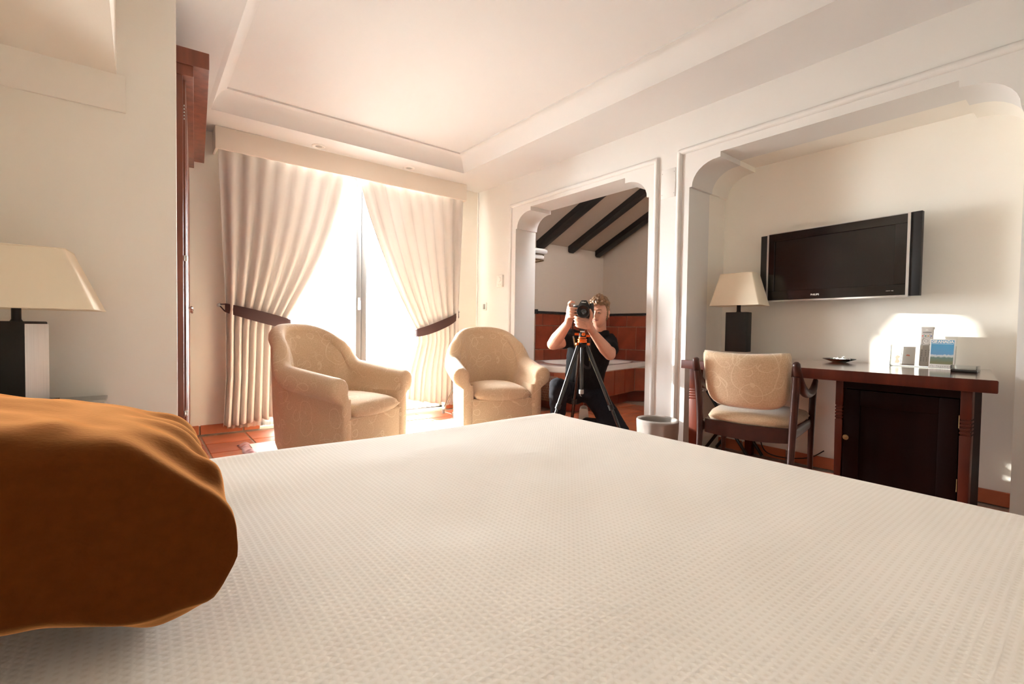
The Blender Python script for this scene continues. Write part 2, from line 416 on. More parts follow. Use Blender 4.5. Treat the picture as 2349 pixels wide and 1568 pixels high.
struct('wall_head', MB().box2((-.74, -1.8, -.02), (-.62, 4.83, CZ+.3)), M['wall'])
struct('wall_back', MB().box2((-.74, -1.8, -.02), (RX+RT, -1.7, CZ+.3)), M['wall'])
m = MB(); m.box2((-.62, -1.7, 2.10), (-.078, 2.95, CZ))
struct('trim_1', m, M['wall'])                                        # lintel over the bed recess
m = MB(); m.prism([(2.949, 1.95), (2.949, 2.101), (2.885, 2.101)] + [(2.885+.05*(i/5)**1.6, 2.10-.15*i/5) for i in range(1, 6)], -.62, -.046, 'YZ')
struct('trim_2', m, M['wall'])                                        # bracket under that lintel
# ceiling with a raised tray and cove
tx0, tx1, ty0, ty1 = .44, 2.72, -1.3, 4.325
m = MB()
cm = plate([[(-.74, -1.8), (3.547, -1.8), (3.547, 5.0), (-.74, 5.0)], [(tx0-.03, ty0-.03), (tx1+.03, ty0-.03), (tx1+.03, ty1+.03), (tx0-.03, ty1+.03)]], CZ, CZ+.05, 'XY')
m.bm.from_mesh(cm)
rows = []
for d, z in ((-.05, 2.603), (-.031, 2.6), (0, 2.60), (.002, 2.612), (.022, 2.655), (.048, 2.695), (.080, 2.722), (.110, 2.735), (.120, 2.738), (.120, 2.752), (.16, 2.752)):
    rows.append([(tx0+d*.75, ty0+d, z), (tx1-d, ty0+d, z), (tx1-d, ty1-d, z), (tx0+d*.75, ty1-d, z)])
V = m.grid(rows, closed_u=True); m.cap(V[-1])
ce = m.done(28)
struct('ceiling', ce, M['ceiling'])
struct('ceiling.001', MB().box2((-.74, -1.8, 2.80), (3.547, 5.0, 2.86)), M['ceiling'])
# mouldings round the two openings of the right wall
def bead(pts, r):
    m = MB()
    for a, b in zip(pts, pts[1:]): m.tube([a, b], r, 12)
    for p in pts[1:-1]: m.ball(p, r, 2)
    return m
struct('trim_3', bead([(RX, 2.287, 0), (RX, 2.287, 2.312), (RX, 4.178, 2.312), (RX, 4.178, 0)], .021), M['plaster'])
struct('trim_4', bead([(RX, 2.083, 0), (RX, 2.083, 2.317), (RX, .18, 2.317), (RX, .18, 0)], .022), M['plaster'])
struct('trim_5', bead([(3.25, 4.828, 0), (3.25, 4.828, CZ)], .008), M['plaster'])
# bathroom shell
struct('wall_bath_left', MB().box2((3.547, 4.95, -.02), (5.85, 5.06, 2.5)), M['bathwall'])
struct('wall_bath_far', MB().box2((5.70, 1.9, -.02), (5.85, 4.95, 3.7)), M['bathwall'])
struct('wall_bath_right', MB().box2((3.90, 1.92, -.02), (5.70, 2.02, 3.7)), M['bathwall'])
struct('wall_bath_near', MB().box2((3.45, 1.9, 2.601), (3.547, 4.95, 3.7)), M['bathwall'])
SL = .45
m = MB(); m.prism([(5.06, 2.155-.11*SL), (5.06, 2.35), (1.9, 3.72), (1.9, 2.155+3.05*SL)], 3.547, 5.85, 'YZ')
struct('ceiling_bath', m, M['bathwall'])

# floor: grout slab with single terracotta tiles
floor = struct('floor', MB().box2((-.74, -1.8, -.07), (5.85, 5.08, -.006)), M['grout'])
def tile_mesh(sx, sy, t, bev=.004, mm='tile'):
    me = MB().box((0, 0, -t/2), (sx, sy, t), bev=bev, seg=1).done(30); me.materials.append(M[mm]); return me
ft = [tile_mesh(.319, .319, .02, mm=k) for k in ('tile', 'tile', 'tile_b', 'tile_c')]
def lay(parent, x0, x1, y0, y1, skip=None, px=.33):
    kx = math.floor((x0-.40)/px)
    x = .40+px*kx
    while x < x1:
        ky = math.floor((y0-4.41)/px); y = 4.41+px*ky
        while y < y1:
            c = (x+px/2, y+px/2)
            if x0 <= c[0] <= x1 and y0 <= c[1] <= y1 and not (skip and skip(*c)):
                o = bpy.data.objects.new('floor_tile', random.choice(ft)); COL.objects.link(o); o.parent = parent
                o.location = (c[0], c[1], random.uniform(-.0012, .0008)); o.rotation_euler = (random.uniform(-.002, .002), random.uniform(-.002, .002), random.uniform(-.004, .004))
            y += px
        x += px
lay(floor, -.60, 3.26, 1.9, 4.84, skip=lambda x, y: x < .15 and y > 2.95)
lay(floor, 1.7, 3.80, -.05, 1.9)
lay(floor, 3.26, 5.1, 2.05, 4.2)
struct('ground', MB().box2((-6, 5.08, -.12), (9, 14, -.03)), M['terrace'])
# terracotta skirting, tile by tile
def skirting(name, a, b, nrm, cuts):
    p = struct(name, MB().box(((a[0]+b[0])/2+nrm[0]*.004, (a[1]+b[1])/2+nrm[1]*.004, .0365), (abs(b[0]-a[0])+.008, abs(b[1]-a[1])+.008, .077)), M['grout'])
    L = (Vector(b)-Vector(a)).length; d = (Vector(b)-Vector(a)).normalized(); t = cuts
    while t < L+.33:
        s0, s1 = max(0, t-.33+.006), min(L, t-.006)
        if s1-s0 > .03:
            c = Vector(a)+d*(s0+s1)/2+Vector(nrm)*.009
            w = (s1-s0)
            me = MB().box((0, 0, 0), (w if abs(d.x) > .5 else .016, w if abs(d.y) > .5 else .016, .080), bev=.003, seg=1)
            o = obj('skirting_tile', me, random.choice([M['tile'], M['tile_c'], M['tile_b']]), p); o.location = (c.x, c.y, .041)
        t += .33
    return p
skirting('baseboard_window', (.33, WY-.001, 0), (wx0-.01, WY-.001, 0), (0, -1, 0), .07)
skirting('baseboard_window.001', (wx1+.01, WY-.001, 0), (RX, WY-.001, 0), (0, -1, 0), .22)
skirting('baseboard_alcove', (3.789, .28, 0), (3.789, 1.995, 0), (-1, 0, 0), .2)
skirting('baseboard_right', (RX-.001, 4.21, 0), (RX-.001, 4.81, 0), (-1, 0, 0), .2)
skirting('baseboard_alcove_side', (RX+.02, .276, 0), (3.77, .276, 0), (0, 1, 0), .25)

# glazed double door to the terrace
win = struct('window_1', MB().box2((wx0, 4.90, wz0), (wx0+.05, 4.98, wz1)).box2((wx1-.05, 4.90, wz0), (wx1, 4.98, wz1)).box2((wx0, 4.90, wz1-.05), (wx1, 4.98, wz1)).box2((wx0, 4.90, wz0), (wx1, 4.98, wz0+.03)), M['alu'])
for x0, x1 in ((wx0+.052, 1.838), (1.842, wx1-.052)):
    m = MB()
    m.box2((x0, 4.91, wz0+.035), (x0+.055, 4.965, wz1-.055), bev=.004).box2((x1-.055, 4.91, wz0+.035), (x1, 4.965, wz1-.055), bev=.004)
    m.box2((x0+.05, 4.912, wz1-.125), (x1-.05, 4.963, wz1-.055), bev=.004).box2((x0+.05, 4.912, wz0+.035), (x1-.05, 4.963, wz0+.14), bev=.004)
    lf = obj('door_leaf', m, M['alu'], win)
    obj('pane', MB().box2((x0+.05, 4.935, wz0+.13), (x1-.05, 4.941, wz1-.12)), M['glass'], lf)
    if x0 < 1.5:
        m = MB().box((1.812, 4.903, 1.19), (.022, .014, .13), bev=.004).tube([(1.812, 4.90, 1.22), (1.812, 4.872, 1.22), (1.812, 4.868, 1.13)], .008, 8)
        obj('handle', m, M['white_plastic'], lf)

# tiled dado, platform and cap in the bathroom
def tiled(name, base, baseMat, tiles, mats, parent=None):
    p = struct(name, base, baseMat)
    for c, d in tiles:
        o = obj('wall_tile', MB().box((0, 0, 0), d, bev=.003, seg=1), random.choice(mats), p); o.location = c
    return p
wt = [M['wtile'], M['wtile'], M['wtile_b']]
tl = []
for row, (z0, z1, off) in enumerate(((1.006, 1.172, .13), (.671, 1.006, 0.0), (.40, .671, .16))):
    x = 4.30-.335+off
    while x < 5.69:
        a, b = max(4.302, x+.004), min(5.692, x+.331)
        if b-a > .03: tl.append((((a+b)/2, 4.936, (z0+z1)/2), (b-a, .016, z1-z0-.008)))
        x += .335
tiled('trim_6', MB().box2((4.30, 4.939, .38), (5.70, 4.9495, 1.175)), M['grout'], tl, wt)
tl = []
for row, (z0, z1, off) in enumerate(((1.006, 1.172, .2), (.671, 1.006, .03), (.40, .671, .2))):
    y = 4.93-.335+off
    while y > 2.9:
        a, b = max(3.0, y+.004), min(4.925, y+.331)
        if b-a > .03: tl.append(((5.688, (a+b)/2, (z0+z1)/2), (.016, b-a, z1-z0-.008)))
        y -= .335
tiled('trim_7', MB().box2((5.689, 3.0, .38), (5.6995, 4.939, 1.175)), M['grout'], tl, wt)
m = MB().box2((4.31, 4.915, 1.176), (5.70, 4.9495, 1.206), bev=.003).box2((5.665, 3.0, 1.176), (5.6995, 4.93, 1.206), bev=.003)
m.box2((4.292, 4.905, 1.165), (4.322, 4.9495, 1.228), bev=.003)
struct('trim_8', m, M['beam'])
# platform: tiled front faces, recessed plinth
plat = [(4.10, 4.93), (3.72, 4.40), (3.70, 3.92), (3.98, 3.60), (5.12, 3.87), (5.40, 3.62), (5.68, 3.62), (5.68, 4.93)]
def inset(poly, d):
    out = []; n = len(poly)
    for i in range(n):
        a, b, c = Vector(poly[i-1]), Vector(poly[i]), Vector(poly[(i+1) % n])
        e1 = (b-a).normalized(); e2 = (c-b).normalized()
        n1 = Vector((-e1.y, e1.x)); n2 = Vector((-e2.y, e2.x)); k = (n1+n2); k /= max(.3, k.dot(n1)); out.append(tuple(b+k*d))
    return out
m = MB(); m.prism(inset(plat, .012), .155, .462, 'XY'); m.prism(inset(plat, .13), 0, .155, 'XY')
pl = struct('trim_9', m, M['grout'])
for i in range(1, 6):
    a, b = Vector(plat[i]), Vector(plat[i+1]); L = (b-a).length; d = (b-a)/L; ang = math.atan2(d.y, d.x); nn = max(1, round(L/.33))
    for zz, hh in (((.31, .30),) if i != 5 else ((.405, .11),)):
        for k in range(nn):
            w = L/nn-.008; c = a+d*(k+.5)*L/nn
            o = obj('wall_tile', MB().box((0, .007, 0), (w, .014, hh), bev=.003, seg=1), random.choice([M['wtile_b'], M['tile_c']]), pl); o.location = (c.x, c.y, zz); o.rotation_euler = (0, 0, ang)
    pa, pb = Vector(inset(plat, .13)[i]), Vector(inset(plat, .13)[i+1]); L = (pb-pa).length; d = (pb-pa)/L; nn = max(1, round(L/.33))
    for k in range(nn):
        c = pa+d*(k+.5)*L/nn
        o = obj('wall_tile', MB().box((0, -.004, 0), (L/nn-.008, .012, .145), bev=.003, seg=1), M['wtile'], pl); o.location = (c.x, c.y, .078); o.rotation_euler = (0, 0, ang)
# plastered soffit beams
for i, (x0, x1, yy, lab) in enumerate(((4.292, 4.452, 4.93, 'black rough ceiling beam ending above the rolled towels, nearest the armchairs'), (4.905, 5.03, 4.93, 'black rough ceiling beam in the middle of the bathroom slope'), (5.49, 5.61, 4.93, 'black rough ceiling beam farthest right, ending at the bathroom corner'))):
    m = MB(); rows = []
    n = 22
    for k in range(n+1):
        y = lerp(yy, 2.05, k/n); zc = 2.155+(4.95-y)*SL
        j = lambda s: .007*noise.noise(Vector((y*3.1+s*7.7, i*5.3, s)))
        rows.append([(x0+j(1), y, zc+.06), (x0+j(2), y, zc-.078+j(3)), (x0+.02+j(4), y, zc-.092+j(3)), (x1-.02+j(5), y, zc-.092+j(6)), (x1+j(5), y, zc-.078+j(6)), (x1+j(7), y, zc+.06)])
    V = m.grid(rows, closed_u=True); m.cap(V[0]); m.cap(V[-1])
    o = obj('ceiling_beam', m, M['beam'], sharp=40); tag(o, lab, 'beam', 'black beams under the bathroom slope')

# ================================================================== PELMET, CURTAINS, DOWNLIGHTS
t = thing('pelmet', 'cream painted box pelmet above the curtains under the ceiling', 'pelmet', (1.73, 4.73, 2.41))
obj('front_board', MB().box2((-1.23, -.10, 0), (1.23, -.082, .186), bev=.003), M['pel'], t)
for sx in (-1, 1):
    obj('end_board', MB().box2((sx*1.23, -.082, 0), (sx*1.212, .097, .186), bev=.002), M['pel'], t)
obj('curtain_rail', MB().box2((-1.18, -.012, .14), (1.18, .012, .165)), M['white_plastic'], t)
for x, lab in ((1.30, 'white recessed ceiling spotlight above the left curtain'), (2.20, 'white recessed ceiling spotlight above the right curtain')):
    t = thing('downlight', lab, 'spotlight', (x, 4.555, CZ), group='recessed spotlights before the pelmet')
    obj('trim_ring', MB().lathe([(.030, -.004), (.048, -.009), (.056, -.006), (.060, .0005)], n=28, caps=False), M['white_plastic'], t)
    obj('lamp_face', MB().lathe([(.0, -.003), (.033, -.003), (.033, .001)], n=24, caps=False), M['silver'], t)

def curtain_mesh(xl, xr, z0, z1, yc, nf, amp, seed, hem=None, nu=150, nv=60, thick=True):
    """pleated cloth: xl(z), xr(z) give its side edges; pleats squeeze together where it is gathered"""
    rnd = random.Random(seed); ph = [rnd.uniform(-.5, .5) for _ in range(nf+2)]; am = [rnd.uniform(.65, 1.25) for _ in range(nf+2)]
    rows = []
    for j in range(nv+1):
        v = j/nv; row = []
        for i in range(nu+1):
            u = i/nu
            zb = z0+(hem(u) if hem else 0); z = lerp(z1, zb, v)
            a, b = xl(z), xr(z); w = b-a
            f = u*nf; k = int(f); fr = f-k
            A = lerp(am[k], am[k+1], fr); P = lerp(ph[k], ph[k+1], fr)
            s = sin(2*pi*(f+.12*P*sin(v*3+P*4)))
            sg = (1 if s > 0 else -1)*abs(s)**.75
            tight = min(1.25, (1.05/w)**.35)
            y = yc+amp*A*tight*sg*(.75+.25*min(1, v*3)) + .010*sin(7*v+P*6)*v
            x = a+w*u + .35*amp*cos(2*pi*f)*A*.35
            row.append((x, y, z))
        rows.append(row)
    m = MB(); m.grid(rows); me = m.done(180)
    return me
zt = 2.46
LI = [(0.06, 1.02), (.5, 1.03), (.92, 1.05), (1.02, 1.07), (1.2, 1.17), (1.4, 1.275), (1.6, 1.365), (1.85, 1.455), (2.1, 1.53), (2.3, 1.575), (2.46, 1.612)]
LO = [(0.06, .555), (.5, .575), (1.1, .575), (1.6, .555), (2.46, .520)]
RI = [(0.1, 2.27), (.45, 2.30), (.80, 2.40), (.92, 2.385), (1.05, 2.31), (1.25, 2.20), (1.5, 2.075), (1.8, 1.945), (2.1, 1.83), (2.3, 1.77), (2.46, 1.722)]
RO = [(0.1, 2.885), (.6, 2.89), (1.1, 2.90), (1.7, 2.93), (2.46, 2.955)]
def solid(o, th):
    md = o.modifiers.new('cloth', 'SOLIDIFY'); md.thickness = th; md.offset = 0
o = obj('curtain', curtain_mesh(lambda z: interp(LO, z), lambda z: interp(LI, z), .075, zt, 4.705, 8, .026, 3, hem=lambda u: .055*max(0, u-.3)/.7+.006*sin(40*u)), M['drape'])
tag(o, 'pleated cream curtain left of the terrace door, tied to the left', 'curtain', 'cream curtains of the terrace door'); o.modifiers.new('cloth', 'SOLIDIFY').thickness = .003
o = obj('curtain', curtain_mesh(lambda z: interp(RI, z), lambda z: interp(RO, z), .10, zt, 4.705, 9, .024, 8, hem=lambda u: .10*max(0, .55-u)*1.2+.006*sin(37*u)), M['drape'])
tag(o, 'pleated cream curtain right of the terrace door, tied to the right', 'curtain', 'cream curtains of the terrace door'); o.modifiers.new('cloth', 'SOLIDIFY').thickness = .003
o = obj('sheer_curtain', curtain_mesh(lambda z: .60, lambda z: 1.22, .035, 2.44, 4.785, 11, .016, 5, nu=110, nv=14), M['sheer'])
tag(o, 'thin white sheer hanging behind the left cream curtain', 'sheer curtain', 'white sheers at the terrace door')
o = obj('sheer_curtain', curtain_mesh(lambda z: 2.20, lambda z: 2.90, .050, 2.44, 4.785, 12, .016, 6, nu=110, nv=14), M['sheer'])
tag(o, 'thin white sheer hanging behind the right cream curtain', 'sheer curtain', 'white sheers at the terrace door')
def tieback(loc, pts, hookdir, lab):
    t = thing('tieback', lab, 'tieback', loc, group='dark tiebacks holding the curtains')
    P = smoothpath([Vector(p)-Vector(loc) for p in pts], 6)
    rows_o = []; n = len(P); H = .052
    m = MB(); rows = []
    for i, p in enumerate(P):
        s = i/(n-1); h = H*(.72+.28*sin(pi*min(1, s*1.1)))
        rows.append([p+Vector((0, -.003, h)), p+Vector((0, -.007, 0)), p+Vector((0, -.003, -h)), p+Vector((0, .002, -h)), p+Vector((0, .002, h))])
    V = m.grid(rows, closed_u=True); m.cap(V[0]); m.cap(V[-1])
    obj('band', m, M['tie'], t)
    q = P[0]
    obj('loop', MB().tube([q+Vector((0, 0, .03)), Vector((0, -.055, .006)), Vector((0, -.06, 0)), Vector((0, -.055, -.006)), q+Vector((0, 0, -.03))], .005, 6), M['tie'], t)
    obj('hook', MB().lathe([(.018, 0), (.018, .006), (.007, .008), (.007, .06), (.011, .062), (.011, .07), (0, .071)], axis='Y', n=14, caps=False, rot=Matrix.Rotation(pi, 3, 'Z')), M['silver'], t)
    obj('hook_tip', MB().tube([(0, -.06, 0), (0, -.067, .02)], .005, 6), M['silver'], t)
tieback((.545, WY-.001, 1.12), [(.575, 4.70, 1.095), (.70, 4.645, 1.06), (.85, 4.625, 1.02), (.99, 4.635, .985), (1.085, 4.67, .965), (1.10, 4.72, .965)], 1, 'dark brown tieback round the left curtain, partly behind the big armchair')
tieback((2.955, WY-.001, 1.14), [(2.92, 4.71, 1.105), (2.80, 4.655, 1.045), (2.65, 4.63, .985), (2.50, 4.635, .93), (2.385, 4.67, .895), (2.365, 4.72, .89)], -1, 'dark brown tieback round the right curtain')

# ================================================================== BED
t = thing('bed', 'wide double bed filling the foreground under the waffle bedspread', 'bed', (.6, .75, 0))
obj('mattress', MB().box2((-1.19, -1.09, .22), (1.13, 1.07, .478), bev=.05, seg=3), M['sheet'], t)
obj('base', MB().box2((-1.17, -1.06, .07), (1.10, 1.04, .22), bev=.01), M['mahogany'], t)
for sx, sy in ((-1.1, -1), (1.02, -1), (-1.1, .98), (1.02, .98)):
    obj('leg', MB().lathe([(.028, 0), (.034, .07)], (sx, sy, 0), n=12), M['mahogany'], t)
def spread():
    x0, x1, y0, y1, zt = -.595, 1.775, -.40, 1.868, .50
    R = .055
    rows = []; NX, NY = 120, 110
    # unrolled coordinates: cloth goes over the edge at y1 and x1 and hangs down
    def fold(d):            # d: distance past the start of the rounding -> (outward, down)
        L = R*pi/2
        if d <= 0: return d, 0
        if d < L: a = d/R; return R*sin(a), R*(1-cos(a))
        return R+.015*(d-L), R+(d-L)
    tot = R*pi/2+.36
    us = [lerp(x0, x1-R, i/70) for i in range(71)]+[x1-R+tot*(i/26)**1.3 for i in range(1, 27)]
    vsy = [y0+R-tot*(1-i/18)**1.3 for i in range(0, 18)]+[lerp(y0+R, y1-R, i/64) for i in range(65)]+[y1-R+tot*(i/26)**1.3 for i in range(1, 27)]
    for v in vsy:
        row = []
        for u in us:
            ox, dx = fold(u-(x1-R)); oy, dy = fold(v-(y1-R)); oy2, dy2 = fold((y0+R)-v)
            X = x1-R+ox if u > x1-R else u
            Y = y1-R+oy if v > y1-R else (y0+R-oy2 if v < y0+R else v)
            if u > x1-R and (v > y1-R or v < y0+R):   # rounded corner
                ddy = v-(y1-R) if v > y1-R else (y0+R)-v
                ddx = u-(x1-R); d = sqrt(ddx*ddx+ddy*ddy); o_, dn = fold(d)
                X = x1-R+o_*ddx/d; yy = o_*ddy/d; Y = y1-R+yy if v > y1-R else y0+R-yy
                Z = zt-dn
                row.append((X, Y, Z)); continue
            Z = zt-dx-dy-dy2
            if dx+dy+dy2 < .001:
                q = Vector((u*1.6, v*1.6, 0))
                e = min(1, (x1-u)/.5, (y1-v)/.35)
                Z += .012*noise.noise(q)*max(0, e)+.004*noise.noise(q*3.1)*max(0, e)
                Z += .006*exp(-((v-1.80)/.05)**2)*(1+sin(u*5))*.6
            else:
                h = dx+dy+dy2
                wv = .012*min(1, h/.2)*sin((u if dy+dy2 > dx else v)*19)
                if dy > 0: Y += wv
                elif dy2 > 0: Y -= wv
                else: X += wv
            row.append((X, Y, Z))
        rows.append(row)
    m = MB(); m.grid(rows); return m.done(180)
o = obj('bedspread', spread(), M['waffle']); tag(o, 'cream waffle weave bedspread covering the big bed in the foreground', 'bedspread')
o.modifiers.new('cloth', 'SOLIDIFY').thickness = -.004

# brown cushion, superellipse body with pinched corners and soft creases
def pillow_mesh(hx, hy, hz):
    m = MB(); N = 56; top = []
    for sgn in (1, -1):
        rows = []
        for i in range(N+1):
            r = []
            for j in range(N+1):
                a = -1+2*i/N; b = -1+2*j/N
                e = max(0, (1-a**4))*max(0, (1-b**4))
                th = e**(.335 if sgn > 0 else .20)
                pin = 1-.085*(1-abs(b)**2.2)*abs(a)**3; pin2 = 1-.085*(1-abs(a)**2.2)*abs(b)**3
                x = hx*a*pin; y = hy*b*pin2
                q = Vector((a*1.7, b*1.7, sgn*3.0))
                cr = .010*noise.noise(q)+.006*noise.noise(q*2.3)
                rad = math.atan2(b-.9, a-.9)
                cr += .010*sin(rad*16+2*noise.noise(q*1.5))*exp(-((a-.85)**2+(b+.8)**2)/.35)
                cr += .008*sin(b*17+a*6)*exp(-((a-.9)/.35)**2)
                z = sgn*hz*th+cr*min(1, e*6)
                r.append((x, y, z))
            rows.append(r)
        m.grid(rows, flip=(sgn < 0))
    bmesh.ops.remove_doubles(m.bm, verts=m.bm.verts[:], dist=1e-4)
    return m.done(180)
o = obj('cushion', pillow_mesh(.268, .368, .125), M['pillow']); tag(o, 'plump rust brown linen cushion lying on the left end of the bed', 'cushion')
o.rotation_euler = (-.05, .25, -.02); o.location = (-.150, 1.085, 0)
Rm_ = o.rotation_euler.to_matrix(); o.location.z = .513-min((Rm_ @ v.co).z for v in o.data.vertices)
o.modifiers.new('soft', 'SUBSURF').render_levels = 1

# ================================================================== NIGHTSTAND, LEFT LAMP
t = thing('nightstand', 'glass topped bedside table with a metal rim by the left wall', 'nightstand', (-.37, 2.69, 0))
obj('frame', MB().box2((-.245, -.25, .575), (.245, .25, .59), bev=.002).box2((-.245, -.25, .55), (.245, -.235, .59)).box2((-.245, .235, .55), (.245, .25, .59)).box2((-.245, -.25, .55), (-.23, .25, .59)).box2((.23, -.25, .55), (.245, .25, .59)), M['brushed'], t)
obj('glass_top', MB().box2((-.25, -.255, .592), (.25, .255, .608), bev=.003), mat('grey_glass', (.16, .15, .12), .06, coat=1), t)
for sx in (-1, 1):
    for sy in (-1, 1):
        obj('leg', MB().box((sx*.225, sy*.23, .285), (.03, .03, .57), bev=.003), M['brushed'], t)
obj('drawer', MB().box2((-.205, -.21, .40), (.205, .21, .55), bev=.004), M['darkwood'], t)
obj('shelf', MB().box2((-.21, -.215, .16), (.21, .215, .18), bev=.003), M['darkwood'], t)

def lamp(loc, rot, shade_rot, lab, steel, s=1.0, sw=(.20, .128), sd=(.14, .09)):
    t = thing('table_lamp', lab, 'lamp', loc, rot, 'table lamps with cream shades')
    obj('base_plate', MB().box((0, 0, .012), (.20*s, .135*s, .024), bev=.002), M['brushed'] if steel else M['gloss_black'], t)
    if steel:
        obj('base_plate_rim', MB().box((0, 0, .027), (.205*s, .14*s, .006), bev=.001), M['gloss_black'], t)
    b = obj('base_block', MB().box((0, 0, .184*s+.01), (.158*s, .095*s, .30*s), bev=.004), M['satin_black'], t)
    if steel:
        obj('steel_side', MB().box2((.0795*s, -.047*s, .03), (.083*s, .047*s, .334*s), bev=.001), M['brushed'], b)
    obj('neck', MB().lathe([(.026, .335*s), (.020, .342*s), (.0145, .352*s), (.0145, .405*s), (.022, .41*s)], n=16), M['satin_black'], t)
    Rz = Matrix.Rotation(shade_rot, 3, 'Z')
    z0, z1 = .395*s, .635*s
    def ring(wx, wy, z, r=.012):
        pts = []
        for cx, cy, a0 in ((wx-r, wy-r, 0), (-wx+r, wy-r, 90), (-wx+r, -wy+r, 180), (wx-r, -wy+r, 270)):
            for k in range(4):
                a = radians(a0+30*k); pts.append(Rz @ Vector((cx+r*cos(a), cy+r*sin(a), z)))
        return pts
    A, B, C_, D = sw[0]*s, sd[0]*s, sw[1]*s, sd[1]*s
    m = MB(); m.grid([ring(A, B, z0), ring(lerp(A, C_, .5), lerp(B, D, .5), lerp(z0, z1, .5)), ring(C_, D, z1), ring(C_-.004, D-.004, z1), ring(lerp(A, C_, .5)-.004, lerp(B, D, .5)-.004, lerp(z0, z1, .5)), ring(A-.004, B-.004, z0)], closed_u=True, closed_v=True)
    sh = obj('lamp_shade', m, M['shade'], t)
    for pts in (ring(A, B, z0), ring(C_, D, z1)): obj('shade_binding', MB().tube(pts, .0025, 5, closed=True), M['shade'], sh)
    m = MB()
    for a in (0, pi/2): m.tube([Rz @ Vector((cos(a)*(A if a == 0 else B)*.97, sin(a)*(A if a == 0 else B)*.97, z0+.004)), Rz @ Vector((-cos(a)*(A if a == 0 else B)*.97, -sin(a)*(A if a == 0 else B)*.97, z0+.004))], .002, 5)
    m.lathe([(.012, .41*s), (.012, .48*s), (.03, .49*s), (.034, .54*s), (.02, .58*s), (0, .585*s)], n=14)
    obj('bulb', m, M['white_plastic'], t)
    return t
lamp((-.385, 2.70, .608), radians(-38), radians(34), 'table lamp with black and steel block base on the bedside table', True, sw=(.255, .16), sd=(.16, .1))

# ================================================================== WARDROBE
t = thing('wardrobe', 'reddish wooden wardrobe behind the left wall edge, seen edge-on', 'wardrobe', (.195, 3.03, 0), radians(-4.4))
obj('side_panel', MB().box2((-.42, 0, 0), (-.012, .022, 2.245), bev=.002), M['wardrobe'], t)
obj('carcass', MB().box2((-.42, .022, .08), (-.03, 1.72, 2.24)), M['wardrobe'], t)
obj('plinth', MB().box2((-.40, .03, 0), (-.05, 1.72, .08)), M['darkwood'], t)
for k in range(3):
    d = obj('door', MB().box2((-.028, .028+k*.565, .10), (0, .028+k*.565+.558, 2.23), bev=.003), M['wardrobe'], t)
    obj('door_panel', MB().box2((-.004, .11+k*.565, .2), (.004, .5+k*.565, 2.12), bev=.004), M['wardrobe'], d)
    kb = MB().lathe([(.006, 0), (.006, .010), (.013, .016), (.013, .024), (0, .028)], n=12, axis='X', caps=False)
    for v in kb.bm.verts: v.co += Vector((0.0, .53+k*.565, 1.05))
    obj('knob', kb, M['chrome'], d)
for z in (1.285, .46, .30):
    m = MB().lathe([(0, 0), (.005, .002), (.005, .024), (0, .026)], (.002, .014, z), n=10).box2((-.010, .012, z-.002), (.005, .02, z+.028), bev=.001)
    obj('hinge', m, M['chrome'], t)
m = MB()
for k in range(5): m.lathe([(.0035, 0), (0, .010)], (-.006, -.002, 2.085-k*.017), n=8)
obj('vent', m, M['silver'], t)
cn = obj('cornice', MB().box2((-.44, -.012, 2.30), (.105, 1.74, 2.385), bev=.003), M['wardrobe'], t)
obj('cornice_step', MB().box2((-.43, -.006, 2.245), (.035, 1.74, 2.30), bev=.003), M['wardrobe'], cn)

# ================================================================== RUG
t = thing('rug', 'cream rug with gathered mauve satin border in front of the terrace door', 'rug', (0, 0, 0))
rx0, rx1, ry0, ry1 = .60, 2.62, 2.86, 4.24
obj('field', MB().box2((rx0+.07, ry0+.07, .001), (rx1-.07, ry1-.07, .016), bev=.004), M['rug'], t)
def ruffle(a, b, n):
    a, b = Vector(a), Vector(b); L = (b-a).length; d = (b-a)/L; nn = Vector((-d.y, d.x, 0)); rows = []
    k = int(L/.012)
    for i in range(k+1):
        s = i*L/k; q = s*1.0; w = noise.noise(Vector((s*13, n*3.1, 0))); w2 = noise.noise(Vector((s*27, n*5.7, 1)))
        r = []
        for j in range(6):
            f = j/5
            h = .014*sin(pi*min(1, f*1.15+.05))*(1+.9*w)+.006*w2*sin(pi*f)
            r.append(a+d*s+nn*(-.002+.085*f+.008*w*f)+Vector((0, 0, max(.0015, .003+h*(1-.2*f)))))
        rows.append(r)
    m = MB(); m.grid(rows); return m.done(180)
for i, (a, b) in enumerate((((rx1-.075, ry1-.085, 0), (rx0+.075, ry1-.085, 0)), ((rx0+.085, ry1-.02, 0), (rx0+.085, ry0+.02, 0)), ((rx0+.075, ry0+.085, 0), (rx1-.075, ry0+.085, 0)), ((rx1-.085, ry0+.02, 0), (rx1-.085, ry1-.02, 0)))):
    pass
for i, (a, b) in enumerate((((rx0, ry1-.085, 0), (rx1, ry1-.085, 0)), ((rx1-.085, ry1, 0), (rx1-.085, ry0, 0)), ((rx1, ry0+.085, 0), (rx0, ry0+.085, 0)), ((rx0+.085, ry0, 0), (rx0+.085, ry1, 0)))):
    o = obj('border', ruffle(a, b, i), M['satin'], t); o['label'] = 'gathered mauve satin strip'; o.modifiers.new('cloth', 'SOLIDIFY').thickness = .002

